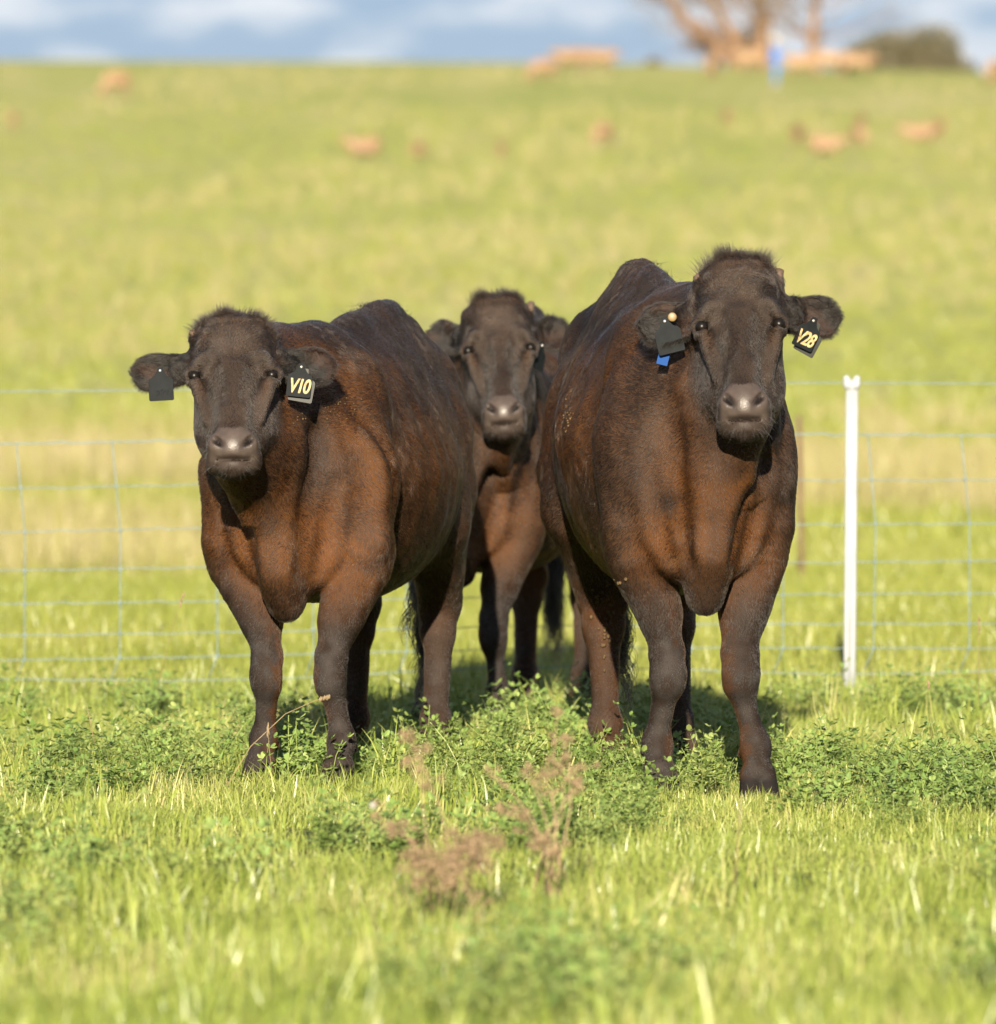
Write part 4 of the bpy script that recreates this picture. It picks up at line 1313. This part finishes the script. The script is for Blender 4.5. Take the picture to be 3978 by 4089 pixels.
def far_cow_parts(pose):
    """one beast in its own frame: x front, z up; body (one mesh), ears, eyes"""
    if pose == 'graze': poll, muz = (1.02, .05, .62), (1.16, .07, .16)
    elif pose == 'lie': poll, muz = (.95, .10, 1.02), (1.22, .16, .78)
    else: poll, muz = (.98, .10, 1.40), (1.26, .16, 1.12)
    c = Cow((0, 0), (1, 0), 1.0, (0, -1, 1), (0, -1.2, .6), seed=3)
    c.o = np.zeros(3); c.M = np.eye(3); c.k = 1; c.hs = 1.0
    P, Q = np.array(poll), np.array(muz); A = unit(Q - P); up = np.array([.5, 0, .8]); N_ = unit(up - A * (up @ A)); B = np.cross(A, N_)
    if B[1] < 0: B = -B
    c.H = np.stack([A, B, N_]); c.P = P
    if pose == 'lie':
        def field(p):
            q = p.copy(); q[:, 2] += .42
            f = c.f_torso(q); z = p[:, 2]
            qq = p.copy(); qq[:, 1] = np.abs(p[:, 1])
            f = smin(f, rc(qq, (-.62, .14, .64), (-.28, .34, .22), .17, .13), .08)
            f = smin(f, rc(qq, (-.28, .36, .20), (-.62, .40, .08), .10, .055), .06)
            f = smin(f, rc(qq, (.60, .14, .48), (.52, .22, .16), .15, .10), .08)
            f = smin(f, rc(qq, (.50, .22, .12), (.78, .20, .07), .075, .05), .05)
            f = smin(f, rc(qq, (.78, .20, .07), (.52, .17, .05), .05, .04), .03)
            f = smin(f, rc(p, (.45, 0, .74), c.head_own(.13, 0, -.09), .20, .11), .10)
            f = smin(f, rc(p, (.55, 0, .55), c.head_own(.30, 0, -.12), .20, .09), .10)
            m = ((p - c.head_own(.24, 0, -.06).astype(F32)) ** 2).sum(1) < .44 ** 2
            if m.any(): f[m] = smin(f[m], c.head(p[m]), .05)
            return f
        v, q = polygonize(field, (-1.1, -.55, -.06), (1.45, .65, 1.3), .026)
    else:
        v, q = polygonize(c.field, (-1.1, -.55, -.06), (1.6, .65, 1.7), .026)
    body = mesh_np("body", v, q, M_RED)
    eyes = []
    for s_ in (-1, 1): eyes.append(c.head_own(.206, s_ * .1045, .0125))
    return body, eyes, c.head_own(.43, 0, .035)


FAR = {k: far_cow_parts(k) for k in ('stand', 'graze', 'lie')}
eye_me = None


def far_cow(u, v, d, pose, heading, size, label, name="red_cow"):
    X = (u - 952) * d / 12200.0
    z = float(land_z(X, d))
    root = empty(name, (X, d, z)); root.rotation_euler = (0, 0, R(heading)); root.scale = (size,) * 3
    tag(root, label, "cow", "red cattle spread over the far hillside")
    body, eyes, nose = FAR[pose]
    def put(nm, me):
        o = bpy.data.objects.new(nm, me); COL.objects.link(o); o.parent = root; return o
    put("body", body)
    global eye_me
    if eye_me is None:
        e = MB().sphere((0, 0, 0), .028, 8, 6); me = bpy.data.meshes.new("eye"); me.from_pydata(e.v, [], e.f); me.materials.append(M_EYE)
        n_ = MB().sphere((0, 0, 0), (.05, .06, .045), 10, 8); m2 = bpy.data.meshes.new("nose"); m2.from_pydata(n_.v, [], n_.f); m2.materials.append(M_PINK)
        eye_me = (me, m2)
    for e in eyes: put("eye", eye_me[0]).location = e
    put("nose", eye_me[1]).location = nose
    return root


def hill_d(u, v):
    """distance at which the slope shows at height v of the photograph"""
    ds = np.linspace(60, 262, 2000); X = (u - 952) * ds / 12200
    vv = 740 - 12200 * (land_z(X, ds) - CAM_H) / ds
    return float(ds[np.argmin(np.abs(vv - v))])


for (u, v, pose, hd_, sz, lab) in [
    (222, 186, 'graze', 215, .85, "lone red cow high on the far left of the hillside"),
    (26, 252, 'stand', 275, .62, "small red cow at the left edge of the hillside"),
    (697, 299, 'lie', 185, .74, "long red cow lying on the slope above the left cow's back"),
    (799, 299, 'lie', 250, .60, "red cow lying just right of the long lying one on the slope"),
    (958, 305, 'stand', 265, .52, "lone red cow above the middle cow's head"),
    (1151, 280, 'graze', 230, .68, "red cow grazing midway up above the right cow's back"),
    (1388, 241, 'stand', 280, .52, "small pale red cow below the leaning tree, right above the right cow"),
    (1524, 279, 'stand', 250, .62, "left one of the close pair of red cows above the right cow's far ear"),
    (1576, 294, 'lie', 350, .74, "lower right one of the close pair of red cows above the far ear"),
    (1645, 250, 'stand', 260, .55, "upper one of the two red cows standing one above the other"),
    (1641, 280, 'graze', 295, .62, "lower one of the two red cows standing one above the other"),
    (1758, 271, 'lie', 170, .74, "darker red cow near the right edge of the slope"),
    (1792, 268, 'stand', 280, .60, "pale red cow touching the darker one near the right edge"),
]:
    far_cow(u, v, hill_d(u, v), pose, hd_, sz * .80, lab)
for (u, d, pose, hd_, sz, lab) in [
    (1036, 255, 'graze', 200, .72, "leftmost red cow of the small bunch on the crest"),
    (1092, 262, 'stand', 190, .80, "middle red cow of the small bunch on the crest"),
    (1143, 262, 'stand', 350, .80, "right-hand red cow of the small bunch on the crest"),
    (1362, 260, 'graze', 250, .80, "red cow on the crest left of the tree trunks"),
    (1438, 264, 'stand', 200, .78, "red cow on the crest just left of the person in blue"),
    (1535, 260, 'stand', 185, .82, "red cow on the crest just right of the person in blue"),
    (1585, 263, 'graze', 350, .82, "red cow in the middle of the bunch right of the person"),
    (1634, 262, 'stand', 5, .82, "rightmost red cow of the bunch beside the person"),
    (1900, 258, 'graze', 240, .80, "red cow on the crest at the right edge"),
]:
    far_cow(u, 0, d, pose, hd_, sz * .88, lab)

# ------------------------------------------------------------------ person in blue on the crest
M_CLOTH = plain("blue_cloth", (.03, .13, .38), .8, .2, .15, 20)
M_JEAN = plain("blue_trousers", (.035, .12, .32), .85, .2, .15, 20)
M_SKIN = plain("skin", (.25, .14, .09), .5)
M_HAT = plain("straw_hat", (.40, .36, .20), .7, .2, .1, 40)
M_BOOT = plain("pale_boots", (.2, .17, .12), .5)
M_HAIR = plain("dark_hair", (.05, .03, .02), .6)
pd = 253.0
pX = (1482 - 952) * pd / 12200
pr = empty("person", (pX, pd, float(land_z(pX, pd))))
tag(pr, "person in blue clothes and a pale hat standing among the cattle on the crest", "person")
pr.rotation_euler = (0, 0, R(-160)); pr.scale = (1.08, 1.08, 1.08)


def pfield(p):
    q = p.copy(); q[:, 1] = np.abs(p[:, 1])
    f = el(p, (0, 0, 1.64), (.095, .075, .12))
    f = smin(f, el(p, (.085, 0, 1.615), (.022, .014, .02)), .02)          # nose
    f = smin(f, el(q, (0, .078, 1.63), (.025, .012, .032)), .01)          # ears
    f = smin(f, rc(p, (0, 0, 1.40), (0, 0, 1.56), .062, .055), .03)
    f = smin(f, el(p, (0, 0, 1.20), (.15, .22, .27)), .05)
    f = smin(f, el(p, (0, 0, .96), (.115, .155, .14)), .06)
    for sg in (-1, 1):
        f = smin(f, rc(p, (0, sg * .19, 1.38), (.03, sg * .25, 1.12), .055, .045), .04)
        f = smin(f, rc(p, (.03, sg * .25, 1.12), (.14, sg * .23, .90), .042, .03), .02)
        f = smin(f, rc(p, (.14, sg * .23, .90), (.165, sg * .225, .82), .033, .035), .015)
        for k in range(4):
            f = smin(f, rc(p, (.165, sg * .225 + (k - 1.5) * .018, .81), (.19, sg * .225 + (k - 1.5) * .020, .73 + .008 * abs(k - 1.3)), .010, .008), .008)
        f = smin(f, rc(p, (.16, sg * .195, .84), (.20, sg * .185, .78), .011, .009), .008)
        f = smin(f, rc(p, (0, sg * .09, .92), (.02 * sg, sg * .11, .48), .085, .058), .04)
        f = smin(f, rc(p, (.02 * sg, sg * .11, .48), (-.01, sg * .11, .10), .055, .04), .02)
        f = smin(f, rc(p, (-.02, sg * .11, .05), (.15, sg * .12, .04), .045, .04), .03)
    return f


v_, q_ = polygonize(pfield, (-.3, -.4, -.02), (.35, .4, 1.85), .012)
pb = mesh_np("body", v_, q_, M_SKIN)
for m_ in (M_CLOTH, M_JEAN, M_BOOT): pb.materials.append(m_)
zc = v_[q_].mean(1)
mi = np.zeros(len(q_), np.int32)
mi[(zc[:, 2] < 1.45) & (zc[:, 2] > .90)] = 1
mi[(zc[:, 2] < .98) & (np.abs(zc[:, 1]) < .185)] = 2
mi[zc[:, 2] < .14] = 3
pb.polygons.foreach_set('material_index', mi)


def pput(nm, mb_, mat):
    me = bpy.data.meshes.new(nm); me.from_pydata([tuple(a) for a in mb_.v], [], mb_.f); me.materials.append(mat)
    me.polygons.foreach_set('use_smooth', np.ones(len(me.polygons), bool))
    o = bpy.data.objects.new(nm, me); COL.objects.link(o); o.parent = pr; return o


o = bpy.data.objects.new("body", pb); COL.objects.link(o); o.parent = pr
ht = MB(); ht.tube([(0, 0, 1.70), (0, 0, 1.712), (0, 0, 1.714)], [.19, .185, .10], 24); ht.tube([(0, 0, 1.70), (0, 0, 1.79), (0, 0, 1.815)], [.105, .095, .06], 20)
pput("hat", ht, M_HAT)
hr_ = MB().sphere((-.02, 0, 1.66), (.095, .083, .10), 14, 10); pput("hair", hr_, M_HAIR)
for s_ in (-1, 1): pput("eye", MB().sphere((.083, s_ * .03, 1.65), .011, 8, 6), M_EYE)

# ------------------------------------------------------------------ trees on the crest
def bark(name, c1, c2):
    m, N, L, out = new_mat(name)
    tc = N.new('ShaderNodeTexCoord'); mp = N.new('ShaderNodeMapping'); mp.inputs['Scale'].default_value = (3, 3, .6)
    n = N.new('ShaderNodeTexNoise'); n.inputs['Scale'].default_value = 2.5; n.inputs['Detail'].default_value = 6
    L.new(tc.outputs['Object'], mp.inputs[0]); L.new(mp.outputs[0], n.inputs['Vector'])
    rp = N.new('ShaderNodeValToRGB'); rp.color_ramp.elements[0].color = (*c1, 1); rp.color_ramp.elements[1].color = (*c2, 1)
    rp.color_ramp.elements[0].position = .35; rp.color_ramp.elements[1].position = .65
    L.new(n.outputs['Fac'], rp.inputs['Fac'])
    b = N.new('ShaderNodeBsdfPrincipled'); b.inputs['Roughness'].default_value = .85; L.new(rp.outputs['Color'], b.inputs['Base Color'])
    bp = N.new('ShaderNodeBump'); bp.inputs['Distance'].default_value = .05; L.new(n.outputs['Fac'], bp.inputs['Height']); L.new(bp.outputs[0], b.inputs['Normal'])
    L.new(b.outputs[0], out.inputs[0]); return m


M_BARK = bark("gum_bark", (.070, .040, .022), (.165, .098, .055))
M_GUM = leaf_material("gum_leaf", [(.0, (.060, .052, .028)), (.5, (.120, .085, .045)), (1.0, (.19, .125, .066))], trans=.2, patch=.3)
M_SCRUB = leaf_material("scrub_leaf", [(.0, (.060, .060, .032)), (.5, (.110, .096, .054)), (1.0, (.17, .135, .08))], trans=.2, patch=.3)


def leaf_cloud(name, centres, radii, n, size, mat, parent, seed):
    r = np.random.default_rng(seed)
    w = np.array([a ** 2 for a in radii]); pick = r.choice(len(radii), n, p=w / w.sum())
    c = np.array(centres)[pick]; rad = np.array(radii)[pick]
    u = unit(r.normal(size=(n, 3))); t = r.random(n) ** .45
    P = c + u * (rad * t)[:, None] * np.array([1, 1, .75])
    a = unit(r.normal(size=(n, 3)) + [0, 0, -.5]); b = unit(np.cross(a, r.normal(size=(n, 3))))
    s = size * r.uniform(.6, 1.4, n)[:, None]
    V = np.stack([P - a * s, P + b * s * .3, P + a * s, P - b * s * .3], 1).reshape(-1, 3)
    Fq = np.arange(4 * n).reshape(-1, 4)
    me = mesh_np(name, V, Fq, mat, smooth=False)
    at = me.attributes.new('var', 'FLOAT', 'POINT'); at.data.foreach_set('value', np.repeat(r.random(n), 4).astype(F32))
    return obj(name, me, parent)


def limb(mb, p0, p1, r0, r1, r, wob=.25, n=7):
    p0, p1 = np.array(p0, float), np.array(p1, float)
    pts = [p0 + (p1 - p0) * t + r.normal(0, wob, 3) * math.sin(t * math.pi) * .6 for t in np.linspace(0, 1, n)]
    mb.tube(pts, list(np.linspace(r0, r1, n)), 9)
    return pts


tr = np.random.default_rng(77)
gd = 276.0
gX = (1447 - 952) * gd / 12200; gz = float(land_z(gX, gd)) - .3
gum = empty("gum_tree", (gX, gd, gz))
tag(gum, "large gum tree with several leaning pale brown trunks on the crest", "tree")
mb = MB(); tips = []
for (x1, y1, z1, r0) in ((-8.4, .5, 8.0, .34), (-5.0, -1.0, 9.0, .28), (-.2, 1.0, 11.0, .36), (3.4, .8, 9.5, .26), (1.4, -1.2, 10.5, .22), (-5.5, 1.8, 4.6, .20)):
    b0 = (tr.normal(0, .25) + x1 * .05, tr.normal(0, .2), 0)
    if x1 == 3.4: b0 = (2.3, .3, 0)
    pts = limb(mb, (gX + b0[0], gd + b0[1], gz), (gX + x1, gd + y1, gz + z1), r0, r0 * .35, tr, .3)
    for j in range(9):
        s_ = pts[int(tr.integers(1, 6))]; e = s_ + np.array([tr.normal(0, 1.8), tr.normal(0, 1.5), tr.uniform(.4, 2.6)])
        limb(mb, s_, e, r0 * .32, .03, tr, .2, 5); tips.append(e)
    tips.append(pts[-1])
mb.build("trunk", M_BARK, gum)
tips += [np.array([gX + tr.uniform(-5.2, 2.8), gd + tr.normal(0, 1), gz + tr.uniform(2.3, 4.2)]) for _ in range(22)]
cen = [t + tr.normal(0, .5, 3) + [0, 0, .5] for t in tips if t[2] > gz + 2.2]
leaf_cloud("crown", cen, [tr.uniform(.9, 1.8) for _ in cen], 13000, .085, M_GUM, gum, 5)


def shrub(u, d, w, h, label, name, mat, seed, n=9000, base=0.0, lobes=9):
    r = np.random.default_rng(seed)
    X = (u - 952) * d / 12200; z = float(land_z(X, d)) - base
    root = empty(name, (X, d, z)); tag(root, label, "bush" if h < 5 else "tree")
    mb = MB(); cs, rs = [], []
    for i in range(lobes):
        ex = X + r.uniform(-.42, .42) * w; ez = z + h * r.uniform(.45, .8) * (1 - .8 * ((ex - X) / w) ** 2)
        e = np.array([ex, d + r.normal(0, w * .18), ez])
        limb(mb, (X + r.normal(0, .1), d, z), e, .07 * h / 3, .02, r, .12, 5)
        cs.append(e); rs.append(r.uniform(.17, .27) * min(w, h * 1.4))
    mb.build("trunk", M_BARK, root)
    leaf_cloud("crown", cs, rs, n, .055 * max(1, h / 4), mat, root, seed)


shrub(1372, 280, 3.6, 2.5, "low olive bush at the foot of the gum tree's left side", "bush", M_SCRUB, 9)
shrub(1268, 300, 2.0, 2.4, "small grey-green bush standing alone left of the gum tree", "bush", M_GUM, 10, n=3000, base=-1.0, lobes=6)
shrub(1745, 330, 6.8, 8.9, "broad rounded olive tree top showing over the crest at the right", "round_tree", M_SCRUB, 12, n=40000, base=-.9, lobes=30)
shrub(1850, 335, 3.5, 6.0, "lower rounded tree top at the far right of the crest", "round_tree", M_SCRUB, 13, n=9000, base=-.4, lobes=9)
D0 = 17.1
cow_right = Cow(origin=(.455, 17.55), fwd=(.16, -1.2), scale=1.0, poll=px(1409, 490, 16.75), muzzle=px(1415, 793, 16.50), head_scale=1.0, roll=R(1.2),
                feet=dict(fr=[(.50, -.095), (.62, .150)], kf=[(.53, -.075), (.62, .108)], hr=[(-.60, -.07), (-.62, .14)]),
                ears=((.02, .30, .10), (.02, .25, .15)), belly=.85, chest=.94, lift=.08, seed=11, ax=(1.07, .96, 1))
cow_left = Cow(origin=(-.43, 18.02), fwd=(-.28, -1.2), scale=.925, poll=px(446, 600, 17.15), muzzle=px(457, 868, 16.93), head_scale=.90, roll=R(-2),
               feet=dict(fr=[(.60, -.10), (.66, .155)], kf=[(.63, -.08), (.66, .125)], hr=[(-.60, -.13), (-.66, .12)]),
               ears=((-.02, .25, .10), (.12, .30, .10)), belly=.92, chest=1.14, seed=23, ax=(1.07, 1.10, 1))
cow_mid = Cow(origin=(.01, 20.75), fwd=(-.25, -1.2), scale=.94, poll=px(948, 563, 20.0), muzzle=px(953, 790, 19.78), head_scale=.93, roll=R(2.0),
              feet=dict(fr=[(.60, -.13), (.62, .115)], kf=[(.62, -.11), (.63, .105)], hr=[(-.60, -.04), (-.66, .165)]),
              ears=((.50, .50, .2), (.45, .55, .2)), seed=37, ax=(1.08, 1.0, 1))
root_right = build_cow("cow", cow_right, "dark brown cow nearest the white fence post, tag V28 in its ear", tags=[
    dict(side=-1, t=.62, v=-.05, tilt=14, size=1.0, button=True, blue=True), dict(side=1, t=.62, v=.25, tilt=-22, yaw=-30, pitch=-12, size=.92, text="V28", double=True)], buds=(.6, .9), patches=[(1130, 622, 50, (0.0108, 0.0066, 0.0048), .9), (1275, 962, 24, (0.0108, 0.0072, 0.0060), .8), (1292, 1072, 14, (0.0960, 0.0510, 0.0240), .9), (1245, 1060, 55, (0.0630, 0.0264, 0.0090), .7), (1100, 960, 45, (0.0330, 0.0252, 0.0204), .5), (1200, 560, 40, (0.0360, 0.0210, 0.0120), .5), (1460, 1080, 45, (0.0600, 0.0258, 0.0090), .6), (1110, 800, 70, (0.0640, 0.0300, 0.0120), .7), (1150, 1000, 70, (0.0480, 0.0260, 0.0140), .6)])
root_left = build_cow("cow", cow_left, "dark brown cow on the left with ear tag V10, head turned to the camera", tags=[
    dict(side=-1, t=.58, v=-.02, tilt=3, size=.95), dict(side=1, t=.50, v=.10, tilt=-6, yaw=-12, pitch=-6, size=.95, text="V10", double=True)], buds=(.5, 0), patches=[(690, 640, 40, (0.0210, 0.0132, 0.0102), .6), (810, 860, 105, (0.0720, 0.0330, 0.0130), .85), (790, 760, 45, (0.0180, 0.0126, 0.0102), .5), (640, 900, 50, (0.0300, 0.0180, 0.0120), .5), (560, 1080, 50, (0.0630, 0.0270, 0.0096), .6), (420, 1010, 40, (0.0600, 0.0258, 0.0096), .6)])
root_mid = build_cow("cow", cow_mid, "brown cow standing behind, its face framed between the two cows in front", tags=[
    dict(side=1, t=.25, v=.6, tilt=-18, yaw=60, size=.95)], buds=(0, 1.2))

flecks(root_right, cow_right, "mud_flecks", [(1155, 1150, 18, 14, 34), (1178, 1168, 10, 8, 14), (1160, 1225, 8, 22, 16)], M_CLOD, .0042, 3)
flecks(root_right, cow_right, "dry_bits", [(1078, 790, 5, 26, 26)], M_CLOD, .0026, 4)
flecks(root_left, cow_left, "dry_bits", [(655, 775, 22, 14, 34), (590, 790, 12, 8, 10)], M_CLOD, .0022, 5)
p_ = on_coat(cow_right, 1066, 832)
if p_ is not None:
    MB().tube([p_ + np.array([.001, -.012, .012]), p_ + np.array([0, -.012, -.010])], .0022, 6).build("straw", M_STRAW, root_right)
# ------------------------------------------------------------------ dead weed, stalks and bits in the near grass
M_DEAD = plain("dead_stem", (.20, .145, .088), .85, .1, .3, 60)
M_SEED = plain("dead_seed", (.165, .118, .070), .9, .1, .4, 90)
M_PUFF = plain("seed_fluff", (.24, .23, .22), .9, .1)
M_STALK = plain("dry_stalk", (.15, .11, .06), .7, .2, .25, 60)
wr = np.random.default_rng(12)


def seed_cluster(mb, c, rad, n):
    for _ in range(n):
        d = unit(wr.normal(size=3)); s = unit(np.cross(d, wr.normal(size=3))); p = np.array(c) + d * rad * wr.random() ** .5
        ll, w = wr.uniform(.004, .011), wr.uniform(.0008, .0018)
        u = unit(wr.normal(size=3)); s = unit(np.cross(u, d))
        mb.add([p - u * ll, p + s * w, p + u * ll, p - s * w], [(0, 1, 2, 3)])


def dead_weed(cx, d, stems, label, spread, low=0):
    root = empty("dead_weed", (cx, d, 0)); tag(root, label, "weed", "dead brown weeds in the near grass")
    sm, hm = MB(), MB()
    for (u, v, dd, rad, n) in stems:
        e = px(u, v, dd); b = np.array([cx + wr.normal(0, .03), d + wr.normal(0, .03), -.01])
        m = (b + e) / 2 + np.array([wr.normal(0, .02), wr.normal(0, .02), .05])
        sm.tube([b, (b + m) / 2 + [0, 0, .02], m, (m + e) / 2 + [0, 0, .012], e], [.0021, .0018, .0015, .0012, .0009], 5)
        for _ in range(4):
            t = wr.uniform(.4, .95); q = m + (e - m) * t; q2 = q + np.array([wr.normal(0, .03), wr.normal(0, .03), wr.uniform(.0, .04)])
            sm.tube([q, q2], [.0012, .0008], 4); seed_cluster(hm, q2, rad * .55, int(n * .3))
        seed_cluster(hm, e, rad, n)
    sm.build("stem", M_DEAD, root)
    tag(hm.build("seed_head", M_SEED, root, smooth=False), kind='stuff')
    return root


w1 = dead_weed(px(880, 1700, 13.0)[0], 13.0, [
    (778, 1408, 13.1, .024, 110), (800, 1478, 13.0, .022, 80), (748, 1585, 12.9, .022, 90), (715, 1560, 12.9, .012, 30), (860, 1625, 12.9, .035, 190), (905, 1608, 12.9, .036, 220),
    (820, 1650, 12.8, .036, 200), (870, 1665, 12.7, .036, 200), (925, 1650, 12.8, .03, 150), (800, 1685, 12.7, .03, 130), (850, 1690, 12.7, .03, 140), (945, 1600, 12.9, .025, 80), (795, 1640, 12.8, .03, 130), (910, 1750, 12.4, .016, 30)],
    "dead brown weed with clustered seed heads in the near grass", .3)
MB().sphere(px(713, 1540, 12.9), .007, 10, 8).build("seed_puff", M_PUFF, w1)
dead_weed(px(1060, 1640, 13.3)[0], 13.3, [
    (1085, 1415, 13.4, .018, 60), (1080, 1450, 13.4, .018, 60), (1065, 1360, 13.5, .016, 50), (1040, 1480, 13.3, .022, 70), (1005, 1475, 13.3, .02, 55), (1105, 1500, 13.3, .02, 70), (960, 1545, 13.2, .018, 50), (1035, 1605, 13.1, .024, 90), (1060, 1630, 13.0, .02, 60), (930, 1470, 13.4, .012, 30), (1000, 1560, 13.2, .018, 45)],
    "thinner dead brown weed to the right of the bushier one", .3)


def stalk(pts, r0, label, head=None, mat=M_STALK):
    b = np.array(pts[0]); root = empty("dry_stalk", tuple(b)); tag(root, label, "stalk", "dry stalks in the grass")
    MB().tube(pts, list(np.linspace(r0 * .6, r0 * .35, len(pts))), 6).build("stem", mat, root)
    if head:
        hm = MB(); e = np.array(pts[-1]); dr = unit(e - np.array(pts[-2]))
        for i in range(16):
            p = e + dr * (i / 16 - .3) * head; s = unit(wr.normal(size=3))
            hm.sphere(p + s * .003, (.0016, .0016, .006), 6, 4)
        tag(hm.build("seed_head", mat, root), kind='stuff')


stalk([px(435, 1500, 16.5), px(478, 1428, 16.55), px(545, 1365, 16.6), px(600, 1340, 16.6), px(618, 1335, 16.6)], .0022, "pale dry stalk bent across the left cow's front hoof", .03)
stalk([px(520, 1480, 16.7), px(515, 1440, 16.7), px(512, 1400, 16.7)], .0016, "short upright dry stalk in front of the left cow's front hoof", .03)
stalk([px(180, 1420, 17.3), px(172, 1380, 17.3), px(165, 1345, 17.3)], .0022, "straight dry stalk standing alone at the far left")
stalk([px(1872, 1345, 19.5), px(1872, 1270, 19.5), px(1872, 1200, 19.5)], .0018, "tall dry stalk with a seed head at the far right", .05)
stalk([px(1782, 1420, 17.6), px(1780, 1360, 17.6), px(1776, 1310, 17.6)], .0014, "thin dry stalk right of the white post's foot", .02)
stalk([px(300, 1320, 19.2), px(330, 1200, 19.2), px(346, 1150, 19.2)], .0012, "thin stalk with a drooping brown head left of the left cow", .04)
stalk([px(1405, 1690, 13.6), px(1412, 1600, 13.6), px(1418, 1520, 13.6)], .0028, "blurred pale stalk standing below the right cow's hoof")
stalk([px(1310, 1800, 12.0), px(1312, 1720, 12.0), px(1316, 1660, 12.0)], .002, "short blurred stalk low in the near grass right of the weeds")
